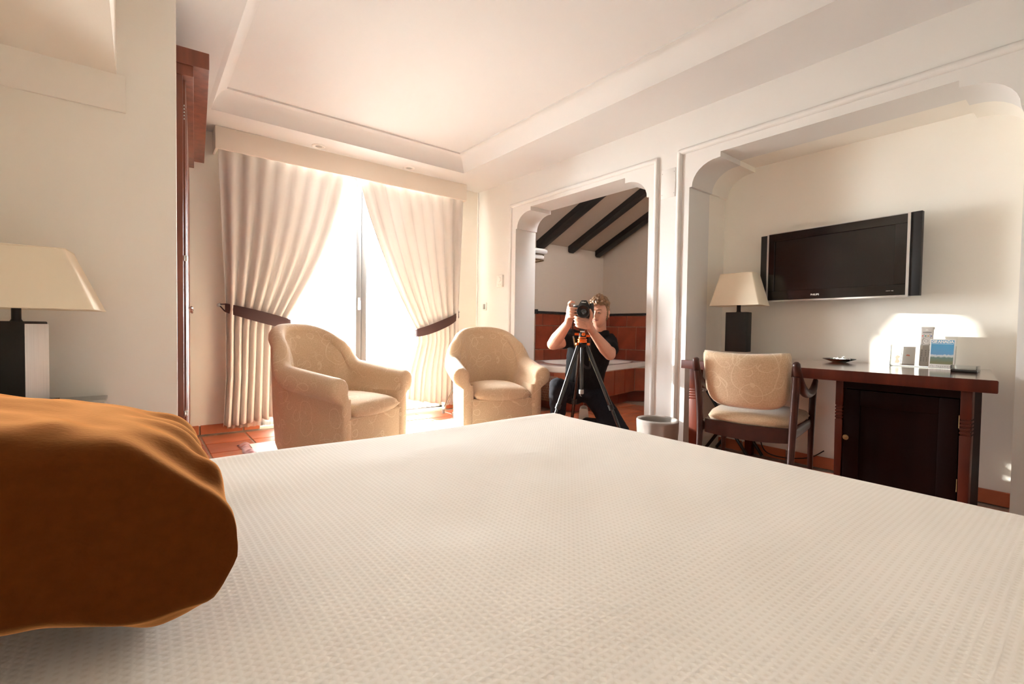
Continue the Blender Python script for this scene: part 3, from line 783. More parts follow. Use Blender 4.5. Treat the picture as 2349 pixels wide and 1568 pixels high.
# ================================================================== ARMCHAIRS
def tub_shell():
    """one cross-section per station along the U: outer wall, rolled top, inner wall"""
    st = []
    YF = -.41
    for i in range(15): st.append(('L', i/14))
    for i in range(1, 41): st.append(('B', i/40))
    for i in range(1, 15): st.append(('R', i/14))
    secs = []
    for kind, f in st:
        if kind == 'B':
            a = pi*f; p = Vector((-.365*abs(cos(a))**.85*(1 if cos(a) > 0 else -1), .06+.36*sin(a)**.85, 0)); n = Vector((-cos(a)*.36, sin(a)*.365, 0)).normalized()
            g = min(f, 1-f)*2                    # 0 at the arms, 1 at the back
            sm = min(1, g/.62); sm = sm*sm*(3-2*sm)
            h = .665+.285*sin(pi/2*min(1, g/.95))**.5 if g > 0 else .665; h = lerp(.665, h, min(1, g/.12)); bk = min(1, g/.25); bk = bk*bk*(3-2*bk)
        else:
            ff = f if kind == 'L' else 1-f
            y = lerp(YF, .06, ff); sgn = -1 if kind == 'L' else 1
            p = Vector((sgn*lerp(.375, .365, ff), y, 0)); n = Vector((sgn, -.04, 0)).normalized()
            h = lerp(.600, .665, ff**1.1); bk = 0
        r = lerp(.080, .058, bk); cx = lerp(.018, -.034, bk)
        prof = [(-.012, .045), (0, .09), (.004, .30), (lerp(.002, .006, bk), h-2.3*r)]
        for k in range(11):
            an = radians(lerp(-62, 205, k/10)); prof.append((cx+r*cos(an)*lerp(1.02, 1, bk), h-r+r*sin(an)))
        prof += [(lerp(-.085, -.125, bk), h-2.2*r), (lerp(-.098, -.150, bk), lerp(.45, .50, bk)), (lerp(-.105, -.165, bk), .30), (-.105, .12), (-.09, .045)]
        # outer wall narrows toward the floor at the back
        secs.append([p + n*q + Vector((0, 0, z)) - n*(.03*bk*(1-min(1, z/.5))) for q, z in prof])
    return secs
def piece(secs, front=None):
    m = MB(); V = m.grid(secs, closed_u=True)
    for ring, side in ((secs[0], 0), (secs[-1], 1)):
        vr = V[0] if side == 0 else V[-1]
        if front == side:
            c = sum((v.co for v in vr), Vector())/len(vr); prev = vr
            for sc, dy in ((.93, .016), (.78, .026), (.5, .031)):
                new = [m.bm.verts.new(Vector((lerp(lerp(c.x, v.co.x, .35), v.co.x, 1), v.co.y, v.co.z))) for v in vr]
                # shrink toward the profile's own spine
                for k, v in enumerate(new):
                    o = vr[k].co; sp = Vector((c.x+(o.x-c.x)*.25, o.y, o.z)); sp.z = min(max(o.z, .10), o.z-.0)
                    tgt = Vector((c.x, o.y, min(o.z, .53)))
                    v.co = tgt.lerp(o, sc) + Vector((0, -dy, 0))
                for k in range(len(vr)):
                    k2 = (k+1) % len(vr); m.bm.faces.new([prev[k], prev[k2], new[k2], new[k]])
                prev = new
            m.cap(prev)
        else: m.cap(vr)
    return m.done(60)
SEC = tub_shell()
def armchair(loc, rot, lab):
    t = thing('armchair', lab, 'armchair', loc, rot, 'tub armchairs by the terrace door'); t.scale = (.93, .96, 1)
    obj('backrest', piece(SEC[13:56]), M['uph'], t)
    obj('arm', piece(SEC[:14], front=0), M['uph'], t)
    obj('arm', piece(SEC[55:], front=1), M['uph'], t)
    m = MB(); rows = []
    nx, ny = 22, 22
    for sgn in (1, -1):
        g = []
        for i in range(ny+1):
            r = []
            for j in range(nx+1):
                a = -1+2*j/nx; b = -1+2*i/ny
                e = max(0, 1-abs(a)**5)*max(0, 1-abs(b)**5)
                zz = .362+sgn*(.062*e**.38)+(.030*(1-a*a)*(1-b*b) if sgn > 0 else 0)
                y = -.150+b*.300; w = .272 if b < .2 else .272-.04*((b-.2)/.8)**2
                r.append((a*w, y-(.02*(1-a*a) if b < -.5 else 0), zz))
            g.append(r)
        m.grid(g, flip=sgn < 0)
    bmesh.ops.remove_doubles(m.bm, verts=m.bm.verts[:], dist=1e-4)
    obj('seat_cushion', m, M['uph'], t, sharp=180)
    obj('front_panel', MB().box2((-.372, -.43, .045), (.372, -.36, .330), bev=.014, seg=3), M['uph'], t)
    obj('seat_platform', MB().box2((-.27, -.37, .10), (.27, .24, .318)), M['uph'], t)
    obj('piping', MB().tube([(-.375, -.424, .318), (-.3, -.433, .318), (.3, -.433, .318), (.375, -.424, .318)], .0055, 8), M['uph'], t)
    for sx, sy in ((-.3, -.36), (.3, -.36), (-.25, .25), (.25, .25)):
        obj('foot', MB().lathe([(.018, 0), (.022, .05)], (sx, sy, 0), n=10), M['satin_black'], t)
    return t
armchair((1.12, 3.58, .018), radians(30), 'beige vine patterned armchair directly before the terrace door, turned half sideways')
armchair((2.61, 3.62, .018), radians(-21), 'beige vine patterned armchair beside the kneeling photographer')

# ================================================================== LUGGAGE RACKS
t = thing('luggage_rack', 'folding chrome luggage rack behind the right armchair', 'luggage rack', (2.95, 4.50, 0))
def P(x, y, z): return (x-2.95, y-4.50, z)
for yy in (4.36, 4.58):
    obj('leg', MB().tube(smoothpath([P(2.655, yy, .03), P(2.69, yy, .10), P(2.80, yy, .27), P(3.16, yy, .56)], 5), .011, 10), M['chrome'], t)
    obj('leg', MB().tube(smoothpath([P(3.17, yy, .03), P(3.14, yy, .10), P(3.0, yy, .25), P(2.72, yy, .52), P(2.715, yy, .545)], 5), .009, 10), M['chrome'], t)
    for x in (2.654, 3.172): obj('rubber_foot', MB().lathe([(.015, 0), (.017, .045), (.012, .05)], P(x, yy, 0), n=10), M['grey_plastic'], t)
    obj('top_bar', MB().tube([P(2.74, yy, .575), P(3.16, yy, .575)], .011, 10), M['chrome'], t)
    obj('end_cap', MB().tube([P(2.705, yy, .575), P(2.745, yy, .575)], .0155, 10), M['grey_plastic'], t)
for x in (2.80, 2.95, 3.10):
    obj('strap', MB().box2(P(x-.02, 4.36, .582), P(x+.02, 4.58, .587)), M['felt'], t)
t = thing('luggage_rack', 'black folding luggage rack standing under the desk behind its left leg', 'luggage rack', (3.60, 1.82, 0))
for y0 in (-.0,):
    pass
for xx in (-.10, .10):
    obj('leg', MB().tube([(xx, .15, .012), (xx, -.18, .49)], .012, 8), M['black'], t)
    obj('leg', MB().tube([(xx+.025, -.20, .012), (xx+.025, .15, .49)], .012, 8), M['black'], t)
for y in (.15, -.18):
    obj('top_bar', MB().tube([(-.14, y, .495), (.16, y, .495)], .012, 8), M['brushed'] if y > 0 else M['black'], t)
for xx in (-.07, .0, .07):
    obj('strap', MB().box2((xx-.018, -.18, .503), (xx+.018, .15, .508)), M['felt'], t)

# ================================================================== DESK
DZ = .762
t = thing('desk', 'long mahogany desk with a cabinet built into the wall recess', 'desk', (3.3, 1.03, 0))
def D(x, y, z): return (x-3.3, y-1.03, z)
dt = MB().prism([(2.845-3.3, .287-1.03), (3.785-3.3, .415-1.03), (3.785-3.3, 1.775-1.03), (2.845-3.3, 1.775-1.03)], DZ-.056, DZ, 'XY')
bmesh.ops.bevel(dt.bm, geom=dt.bm.edges[:], offset=.004, segments=2, affect='EDGES')
obj('desktop', dt, M['mahogany_h'], t)
obj('front_edge', MB().box2(D(2.840, .288, DZ-.055), D(2.846, 1.774, DZ-.001), bev=.002), M['mahogany'], t)
def reeded(x, y, w, z1, d=.06):
    m = MB()
    m.box2(D(x, y, .50), D(x+d, y+w, z1), bev=.002)
    for k in range(4): m.box2(D(x-.002, y-.002, .506+k*.017), D(x+d+.002, y+w+.002, .517+k*.017), bev=.003)
    m.box((x+d/2-3.3, y+w/2-1.03, .25), (d, w, .50), bev=.002, taper=(.82, .82))
    return m
def sub(m, o, nm='ridge'): return obj(nm, m, M['mahogany'], o)
def post(x, y, w, z1, d=.06):
    l = obj('leg', MB().box2(D(x, y, .575), D(x+d, y+w, z1), bev=.002).box2(D(x+.003, y+.003, .50), D(x+d-.003, y+w-.003, .576)), M['mahogany'], t)
    lo = obj('shaft', MB().box((x+d/2-3.3, y+w/2-1.03, .25), (d, w, .50), bev=.002, taper=(.84, .84)), M['mahogany'], l)
    for k in range(4): sub(MB().box2(D(x-.001, y-.001, .506+k*.017), D(x+d+.001, y+w+.001, .518+k*.017), bev=.004), l)
post(2.90, 1.682, .063, DZ-.056)
post(2.90, .862, .034, DZ-.056)
post(2.90, .372, .039, DZ-.056)
post(3.70, 1.69, .06, DZ-.056)
c = obj('cabinet', MB().box2(D(2.915, .374, .04), D(3.17, .386, DZ-.057)).box2(D(2.915, .872, .04), D(3.17, .884, DZ-.057)).box2(D(3.155, .374, .04), D(3.17, .884, DZ-.057)).box2(D(2.915, .374, .04), D(3.17, .884, .06)).box2(D(2.905, .411, DZ-.095), D(2.93, .862, DZ-.057)), M['darkwood'], t)
d = obj('door', MB().box2(D(2.906, .414, .07), D(2.926, .484, DZ-.10), bev=.002).box2(D(2.906, .788, .07), D(2.926, .859, DZ-.10), bev=.002).box2(D(2.906, .484, .07), D(2.926, .788, .16), bev=.002).box2(D(2.906, .484, DZ-.18), D(2.926, .788, DZ-.10), bev=.002), M['darkwood'], t)
obj('door_panel', MB().box2(D(2.916, .48, .155), D(2.922, .792, DZ-.175)), M['darkwood'], d)
kb = MB(); kb.lathe([(.006, -.004), (.006, .010)], n=10, axis='X', caps=False)
for k in range(14):
    a = 2*pi*k/14; kb.ball((.014, .011*cos(a), .011*sin(a)), .0036, 1)
kb.lathe([(.011, .010), (.012, .016), (0, .020)], n=14, axis='X', caps=False)
for v in kb.bm.verts: v.co = Vector((-v.co.x, v.co.y, v.co.z)) + Vector(D(2.905, .842, .412))
o = obj('knob', kb, M['brass'], d); o['kind'] = 'part'; del o['kind']
for z in (.53, .24):
    obj('hinge', MB().lathe([(0, 0), (.0022, .002), (.0022, .06), (0, .062)], D(2.904, .4125, z), n=8), M['brass'], d)
# drooping lead under the desk
o = obj('power_cable', MB().tube(smoothpath([(3.77, 1.66, .20), (3.75, 1.64, .10), (3.72, 1.58, .045), (3.70, 1.45, .04), (3.72, 1.3, .07), (3.76, 1.22, .13)], 6), .004, 6), M['black']); tag(o, 'thin black cable drooping under the desk near the skirting', 'cable')

# ================================================================== DESK CHAIR
t = thing('desk_chair', 'wooden armchair with vine patterned seat and back at the desk', 'chair', (3.0, 1.345, 0), radians(101))
# backrest: gently curved pad
m = MB(); nx, ny = 24, 16
for sgn in (1, -1):
    g = []
    for i in range(ny+1):
        r = []
        for j in range(nx+1):
            a = -1+2*j/nx; b = -1+2*i/ny
            e = max(0, 1-abs(a)**6)*max(0, 1-abs(b)**6)
            w = lerp(.218, .238, (b+1)/2); x = a*w*(1-.05*max(0, -b)**3*abs(a)**3)*(1-.055*abs(b)**8)
            z = .672+b*.158*(1-.07*abs(a)**8*(1 if b < 0 else .4)) + (.016*a*a*(1 if b > 0 else .3)) + (.020*(a*a)**2 if b < -.5 else 0)
            y = .275+.055*(b+1)*.5 + .035*(a*a)*-1 + sgn*.028*e**.4
            r.append((x, y, z))
        g.append(r)
    m.grid(g, flip=sgn > 0)
bmesh.ops.remove_doubles(m.bm, verts=m.bm.verts[:], dist=1e-4)
obj('backrest', m, M['uph'], t, sharp=180)
m = MB()
for sgn in (1, -1):
    g = []
    for i in range(ny+1):
        r = []
        for j in range(nx+1):
            a = -1+2*j/nx; b = -1+2*i/ny
            e = max(0, 1-abs(a)**5)*max(0, 1-abs(b)**5)
            w = lerp(.262, .225, (b+1)/2)
            z = .443+sgn*.040*e**.30+(.012*(1-a*a)*(1-b*b) if sgn > 0 else 0)
            r.append((a*w*(1-.08*abs(b)**6), b*.265*(1-.06*abs(a)**6)+(.02*(1-a*a) if b > .5 else -.02*(1-a*a) if b < -.5 else 0), z))
        g.append(r)
    m.grid(g, flip=sgn < 0)
bmesh.ops.remove_doubles(m.bm, verts=m.bm.verts[:], dist=1e-4)
obj('seat', m, M['uph'], t, sharp=180)
m = MB(); pts = []
rowsA = []
for k in range(25):
    a = -1+2*k/24; pts.append((a*.222, .268+.012*(1-a*a), 0))
for (x, y, _) in pts: rowsA.append([(x, y, .345-.012*(1-(x/.22)**2)), (x, y, .426-.006*(1-(x/.22)**2)), (x, y-.024, .426-.006*(1-(x/.22)**2)), (x, y-.024, .345-.012*(1-(x/.22)**2))])
V = m.grid(rowsA, closed_u=True); m.cap(V[0]); m.cap(V[-1])
obj('back_rail', m, M['chairwood'], t)
obj('front_rail', MB().box((0, -.245, .385), (.46, .022, .065), bev=.004), M['chairwood'], t)
for sx in (-1, 1):
    obj('side_rail', MB().tube([(sx*.235, .27, .385), (sx*.25, -.24, .395)], .033, 12, flat=(.34, 1), updir=(0, 0, 1)), M['chairwood'], t)
    obj('leg', MB().tube(smoothpath([(sx*.245, .36, .0), (sx*.243, .30, .25), (sx*.247, .285, .45), (sx*.257, .30, .64), (sx*.262, .315, .72)], 4), [lerp(.014, .020, min(1, i/8)) for i in range(17)], 12), M['chairwood'], t)
    obj('leg', MB().tube(smoothpath([(sx*.258, -.23, 0), (sx*.258, -.225, .3), (sx*.265, -.205, .60)], 5), [lerp(.013, .019, min(1, i/8)) for i in range(11)], 12), M['chairwood'], t)
    P_ = smoothpath([(sx*.262, .335, .795), (sx*.265, .31, .735), (sx*.272, .235, .660), (sx*.277, .12, .615), (sx*.278, -.02, .603), (sx*.274, -.14, .612), (sx*.27, -.225, .640), (sx*.268, -.265, .655)], 5)
    n = len(P_); m = MB(); rows = []
    for i, p in enumerate(P_):
        s = i/(n-1); tdir = (P_[min(i+1, n-1)]-P_[max(i-1, 0)]).normalized(); side = Vector((1, 0, 0)); nn = side.cross(tdir).normalized()
        w = .020*(.75+.45*sin(pi*min(1, s*1.02+.1))); h = .020*(1.0+.35*exp(-((s-.35)/.2)**2))
        if i in (0, n-1): w *= .6; h *= .6
        rows.append([p+side*w*cos(2*pi*k/12)+nn*h*sin(2*pi*k/12) for k in range(12)])
    V = m.grid(rows, closed_u=True); m.cap(V[0]); m.cap(V[-1])
    obj('armrest', m, M['chairwood'], t, sharp=50)

# ================================================================== TELEVISION
t = thing('television', 'black flat television with silver edges on the wall above the desk', 'television', (3.665, 1.182, 1.43), radians(-95))
HW, HH = .478, .252
obj('rear_housing', MB().box2((-HW+.07, .0, -HH+.03), (HW-.07, .07, HH-.03), bev=.012), M['satin_black'], t)
fr = MB()
x0, x1 = -HW+.062, HW-.066
sx0, sx1, sz0, sz1 = -HW+.105, HW-.128, -HH+.078, HH-.060
for a, b in (((x0, -.018, sz1), (x1, .02, HH-.006)), ((x0, -.018, -HH+.012), (x1, .02, sz0)), ((x0, -.018, sz0), (sx0, .02, sz1)), ((sx1, -.018, sz0), (x1, .02, sz1))): fr.box2(a, b, bev=.0015, seg=1)
obj('bezel', fr, M['gloss_black'], t)
obj('screen', MB().box2((sx0-.002, -.008, sz0-.002), (sx1+.002, .0, sz1+.002)), M['screen'], t)
for a, b in (((-HW, -.012, -HH+.004), (x0-.012, .02, HH-.008)), ((x1+.014, -.012, -HH+.006), (HW, .02, HH))): obj('speaker', MB().box2(a, b, bev=.002), M['satin_black'], t)
for a, b in (((x0-.012, -.020, -HH), (x0, .02, HH-.004)), ((x1, -.020, -HH), (x1+.014, .02, HH-.001)), ((x0, -.020, -HH), (x1, .02, -HH+.012)), ((x0, -.016, HH-.006), (x1, .02, HH-.001))): obj('silver_edge', MB().box2(a, b, bev=.001, seg=1), M['silver'], t)
me = text_mesh('PHILIPS', .017, .0006, 1.0, .0003); o = obj('lettering', me, M['white_print'], t, sharp=180); o.location = (-.09, -.0188, -HH+.040); o.rotation_euler = (radians(90), 0, 0)
me = text_mesh('HDTV  HD', .008, .0004); o = obj('lettering', me, M['greyprint'], t, sharp=180); o.location = (.335, -.0188, -HH+.040); o.rotation_euler = (radians(90), 0, 0)
obj('wall_bracket', MB().box2((-.08, .07, -.08), (.08, .128, .08), bev=.004), M['satin_black'], t)

# ================================================================== DESK LAMP AND SMALL THINGS
lamp((3.545, 1.742, DZ), radians(-86), 0, 'table lamp with plain black block base on the desk beside the television', False, s=.985, sw=(.186, .122), sd=(.10, .07))
t = thing('glass_dish', 'shallow greenish glass dish holding wrapped sweets on the desk', 'dish', (3.655, 1.115, DZ))
obj('plate', MB().lathe([(0, .002), (.035, .0), (.040, .001), (.075, .014), (.093, .021), (.094, .024), (.075, .018), (.038, .006), (0, .005)], n=36, caps=False), M['dishglass'], t)
k = 0
for (dx, dy, rz, sc, lb) in ((-.02, .02, .3, 1, 'flat white wrapped sweet nearest the lamp in the glass dish'), (.015, -.012, 1.2, 1.1, 'twisted white wrapped sweet in the middle of the glass dish'), (-.005, -.035, 2.2, .9, 'small white wrapped sweet with one raised end in the glass dish')):
    m = MB().ball((0, 0, .008), .013*sc, 2, (1.5, 1, .6))
    for s in (-1, 1):
        m.lathe([(.003, .014*sc), (.010*sc, .034*sc)], n=9, caps=False, c=(0, 0, 0), rot=Matrix.Rotation(s*radians(70 if not (k == 2 and s > 0) else 25), 3, 'Y'))
    o = obj('sweet', m, M['candy']); tag(o, lb, 'sweet', 'wrapped sweets in the glass dish'); o.location = (3.655+dx, 1.115+dy, DZ+.0095); o.rotation_euler = (0, 0, rz); k += 1

HX, HY = 3.60, .685
t = thing('leaflet_stand', 'clear acrylic leaflet stand on the right end of the desk', 'stand', (HX, HY, DZ), radians(-91))
obj('back_panel', MB().box((0, .058, .125), (.285, .003, .25), Euler((radians(-10), 0, 0))), M['acryl'], t)
obj('front_panel', MB().box((0, -.012, .068), (.285, .003, .13), Euler((radians(-8), 0, 0))), M['acryl'], t)
for sx in (-1, 1): obj('side_panel', MB().prism([(-.020, .002), (.036, .002), (.050, .128), (-.002, .128)], sx*.1425-.0015, sx*.1425+.0015, 'YZ'), M['acryl'], t)
obj('bottom_panel', MB().box2((-.143, -.022, 0), (.143, .038, .004)), M['acryl'], t)
def on_stand(o, x, y, z, tilt, yaw=0):
    r = radians(-91); o.location = (HX+cos(r)*x-sin(r)*y, HY+sin(r)*x+cos(r)*y, DZ+z); o.rotation_euler = Euler((radians(tilt), 0, r+radians(yaw)))
t = thing('leaflet', 'white leaflet with red drawing standing at the left in the acrylic stand', 'leaflet')
on_stand(t, -.082, .008, .006, -9)
obj('card', MB().box2((-.050, -.0008, 0), (.050, .0008, .125)), M['paper'], t)
m = MB(); m.prism([(-.046, .012), (-.028, .010), (-.020, .022), (-.030, .036), (-.020, .052), (-.034, .060), (-.044, .048), (-.040, .032)], -.0014, -.0009)
obj('red_print', m, M['paperred'], t)
obj('red_print', MB().prism([(.006, .058), (.026, .055), (.024, .064), (.012, .066)], -.0014, -.0009), M['paperred'], t)
obj('grey_strip', MB().box2((-.050, -.0012, .0), (.050, -.0009, .009)), M['greyprint'], t)

t = thing('remote_control', 'grey remote control standing upright between leaflet and blue brochure', 'remote control'); on_stand(t, .018, -.0035, .0065, -9)
obj('shell', MB().box((0, 0, .116), (.056, .016, .232), bev=.006, seg=3).box((.0, .004, .226), (.062, .014, .016), bev=.005, seg=2), M['remote'], t)
def btn(x, z, r, m_, sx=1.0, nm='button'):
    return obj(nm, MB().ball((x, -.0078, z), r, 2, (sx, .35, .8)), m_, t)
btn(0, .212, .006, M['white_plastic'], 1.3)
obj('label_bar', MB().box((0, -.0082, .199), (.040, .0015, .007), bev=.0007), M['grey_plastic'], t)
for i, k in enumerate(('red', 'green', 'amber', 'blue')): btn(-.019+.0127*i, .178, .0036, M['btn_'+k], 1.3)
obj('ring_key', MB().lathe([(.012, -.001), (.017, .0018), (.019, .0005), (.020, -.002)], (0, -.0085, .148), n=24, axis='Y', caps=False), M['white_plastic'], t)
obj('centre_key', MB().ball((0, -.0085, .148), .007, 2, (1, .3, 1)), M['remote'], t)
for sx in (-1, 1):
    obj('rocker', MB().box((sx*.019, -.0085, .112), (.009, .003, .022), bev=.0013), M['white_plastic'], t)
    btn(sx*.017, .168, .003, M['grey_plastic']); btn(sx*.017, .129, .003, M['grey_plastic'])
    btn(sx*.013, .187, .0025, M['grey_plastic'])
for r in range(4):
    for cx in (-.017, 0, .017): btn(cx, .092-.0105*r, .0034, M['grey_plastic'])
for r in range(3):
    for cx in (-.0195, -.0065, .0065, .0195): btn(cx, .049-.009*r, .003, M['grey_plastic'])

t = thing('brochure', 'blue travel brochure reading GRANADA in the acrylic stand', 'brochure'); on_stand(t, .093, -.030, .003, -9)
obj('cover', MB().box2((-.0545, .0, 0), (.0545, .006, .166), bev=.0015), M['paper'], t)
obj('picture', MB().box2((-.049, -.0008, .022), (.049, .0005, .160)), M['brochure'], t)
me = text_mesh('GRANADA', .0192, .0003, 1.0, .0011); o = obj('lettering', me, M['white_print'], t, sharp=180); o.location = (0, -.0011, .150); o.rotation_euler = (radians(90), 0, 0)
obj('subtitle_bar', MB().box2((-.047, -.0012, .1375), (.047, -.0007, .1395)), M['white_print'], t)
me = text_mesh('fegamam', .014, .0002, 1.35); o = obj('lettering', me, M['greyprint'], t, sharp=180); o.location = (.012, -.0006, .010); o.rotation_euler = (radians(90), 0, 0)
obj('emblem', MB().tube([(-.049, -.0008, .006), (-.045, -.0008, .013), (-.040, -.0008, .016), (-.035, -.0008, .010), (-.034, -.0008, .005)], .0007, 5), M['greyprint'], t)
t = thing('ashtray', 'square clear ashtray on a black base at the right desk end', 'ashtray', (3.36, .462, DZ), radians(-90))
obj('base', MB().box((0, 0, .007), (.10, .10, .014), bev=.002), M['gloss_black'], t)
m = MB().box2((-.05, -.05, .0145), (.05, .05, .017)).box2((-.05, -.05, .017), (-.046, .05, .034)).box2((.046, -.05, .017), (.05, .05, .034)).box2((-.046, -.05, .017), (.046, -.046, .034)).box2((-.046, .046, .017), (.046, .05, .034))
obj('glass_bowl', m, M['acryl'], t)

# ================================================================== WASTE BIN
t = thing('waste_bin', 'grey waste bin with clear liner before the white pillar', 'bin', (2.86, 1.96, 0))
obj('bucket', MB().lathe([(0, .003), (.100, .003), (.104, .0), (.132, .318), (.137, .325), (.132, .326), (.128, .318), (.100, .012), (0, .010)], n=40, caps=False), mat('bin_plastic', (.27, .235, .215), .5), t)
rows = []
for k in range(26):
    v = k/25; ring = []
    for j in range(72):
        a = 2*pi*j/72; nz = noise.noise(Vector((cos(a)*3, sin(a)*3, v*5)))
        if v < .45: r = .124-.006*(1-v/.45)+.006*nz; z = lerp(.12, .330, v/.45)
        elif v < .55: r = lerp(.126, .144, (v-.45)/.1); z = .330+.006*sin(pi*(v-.45)/.1)
        else: r = .145-.012*(v-.55)/.45+.010*nz*(v-.4)*2+.005*sin(a*17+nz*4)*(v-.5); z = lerp(.330, .14+.05*sin(3*a), (v-.55)/.45)
        ring.append((r*cos(a), r*sin(a), z))
    rows.append(ring)
m = MB(); m.grid(rows, closed_u=True); obj('liner', m, M['liner'], t, sharp=180)

# ================================================================== WALL FITTINGS
t = thing('thermostat', 'white wall thermostat with round dial left of the bathroom opening', 'thermostat', (RX, 4.345, 1.495))
obj('housing', MB().box2((-.028, -.052, -.068), (-.0005, .052, .068), bev=.005), M['white_plastic'], t)
obj('dial', MB().lathe([(.030, 0), (.030, .008), (.024, .012), (0, .012)], (-.0285, .0, .018), n=24, axis='X', caps=False, rot=Matrix.Rotation(pi, 3, 'Z')), M['white_plastic'], t)
for yy in (-.018, .018): obj('button', MB().ball((-.028, yy, -.042), .008, 2, (.5, 1, 1)), M['white_plastic'], t)
t = thing('light_switch', 'small grey light switch with pale frame right of the curtain', 'switch', (RX, 4.66, 1.213))
obj('frame', MB().box2((-.012, -.036, -.046), (-.0005, .036, .046), bev=.004), M['white_plastic'], t)
obj('rocker', MB().box((-.013, 0, 0), (.008, .046, .062), bev=.002), M['grey_plastic'], t)
t = thing('access_panel', 'white screwed access panel high on the pillar between the openings', 'panel', (RX, 2.182, 2.105))
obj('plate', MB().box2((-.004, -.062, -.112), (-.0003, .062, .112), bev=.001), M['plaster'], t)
for sy in (-1, 1):
    for sz in (-1, 1): obj('screw', MB().lathe([(.0035, 0), (.0035, .0012), (0, .0018)], (-.004, sy*.053, sz*.082), n=10, axis='X', caps=False, rot=Matrix.Rotation(pi, 3, 'Z')), M['greyprint'], t)

# ================================================================== BATHTUB, TOWELS, GRILLE
t = thing('bathtub', 'white corner bathtub set in the terracotta platform of the bathroom', 'bathtub', (4.75, 4.35, .462))
outer = inset(plat[:5]+[(5.66, 3.98), (5.66, 4.90)], .035)
def resample(poly, n):
    P = [Vector(p) for p in poly]; L = [0]
    for i in range(len(P)): L.append(L[-1]+(P[(i+1) % len(P)]-P[i]).length)
    out = []
    for k in range(n):
        s = L[-1]*k/n
        for i in range(len(P)):
            if L[i] <= s <= L[i+1]: out.append(P[i].lerp(P[(i+1) % len(P)], (s-L[i])/(L[i+1]-L[i]))); break
    return out
N = 96; ro = resample(outer, N); c0 = Vector((4.75, 4.35))
for _ in range(2): ro = [(ro[i-1]+ro[i]*2+ro[(i+1) % N])/4 for i in range(N)]
rows = []
for sc, z in ((1.0, .0005), (1.0, .050), (.992, .062), (.97, .066), (.86, .064), (.82, .056), (.78, .03), (.70, .010), (.4, .004), (.02, .003)):
    r = []
    for p in ro:
        q = p-c0
        e = Vector((q.x, q.y)); tgt = e.normalized()*min(e.length, .66) if sc < .9 else e
        w = 0 if sc > .9 else .55
        qq = e.lerp(tgt, w)*sc
        r.append((qq.x, qq.y, z))
    rows.append(r)
m = MB(); V = m.grid(rows, closed_u=True); m.cap(V[-1]); obj('basin', m, M['porcelain'], t, sharp=50)
obj('drain', MB().lathe([(.03, .0045), (.03, .007), (0, .008)], n=16, caps=False), M['chrome'], t)
t = thing('towel_rack', 'thin metal towel rack high on the left bathroom wall', 'rack', (3.90, 4.80, 1.865))
def rr(z, x1=.345):
    return smoothpath([(-.30, -.12, z), (.20, -.125, z), (x1-.05, -.12, z), (x1-.008, -.08, z), (x1, 0, z), (x1-.008, .08, z), (x1-.05, .12, z), (-.30, .12, z)], 5)
obj('lower_loop', MB().tube(rr(0), .006, 8), M['brass'], t)
obj('upper_loop', MB().tube(rr(.072), .006, 8), M['brass'], t)
for y in (-.05, .05): obj('rod', MB().tube([(-.30, y, 0), (.33, y, 0)], .004, 8), M['brass'], t)
for x in (-.2, .15): obj('bracket', MB().tube([(x, .12, 0), (x, .148, 0)], .008, 8).tube([(x, .12, 0), (x, .12, .072)], .005, 8), M['brass'], t)
def folded(L, Wd, H, seed):
    m = MB(); rows = []
    for i in range(25):
        s = i/24; x = -L/2+L*s; ring = []
        for k in range(20):
            a = 2*pi*k/20; e = 1 if 0 < i < 24 else .93
            yy = Wd/2*e*(abs(cos(a))**.6)*(1 if cos(a) >= 0 else -1); zz = H/2*e*(abs(sin(a))**.75)*(1 if sin(a) >= 0 else -1)
            q = .005*noise.noise(Vector((x*9, yy*12, seed)))
            ring.append((x, yy+q, zz+q))
        rows.append(ring)
    V = m.grid(rows, closed_u=True); m.cap(V[0]); m.cap(V[-1])
    return m
def towel(loc, L, Wd, H, seed, lab):
    t = thing('towel', lab, 'towel', loc, 0, 'white towels on the rack')
    obj('cloth', folded(L, Wd, H, seed), M['towel'], t)
    sp = [(L/2+.002, (Wd*.40-.0085*k)*cos(k*.75)*.9, (H*.38-.0022*k)*sin(k*.75)) for k in range(14)]
    obj('roll_edge', MB().tube(smoothpath(sp, 3), .004, 6), M['towel'], t)
towel((3.92, 4.80, 1.908), .62, .22, .066, 1, 'folded white towel resting lowest in the bathroom rack')
towel((3.95, 4.79, 1.985), .64, .24, .080, 5, 'rolled white towel on top of the rack')
gl = [[(3.83, .13), (4.16, .13), (4.16, .42), (3.83, .42)]]
for r in range(9):
    for c in range(9):
        y = 3.86+c*.033+(.0165 if r % 2 else 0); z = .155+r*.029
        if y < 4.14: gl.append([(y+.0105*cos(radians(60*k)), z+.0105*sin(radians(60*k))) for k in range(6)])
o = obj('vent_grille', plate(gl, 3.676, 3.684, 'YZ'), mat('grille_brown', (.22, .12, .08), .5)); tag(o, 'brown perforated grille panel at the tub platform beside the right armchair', 'grille')

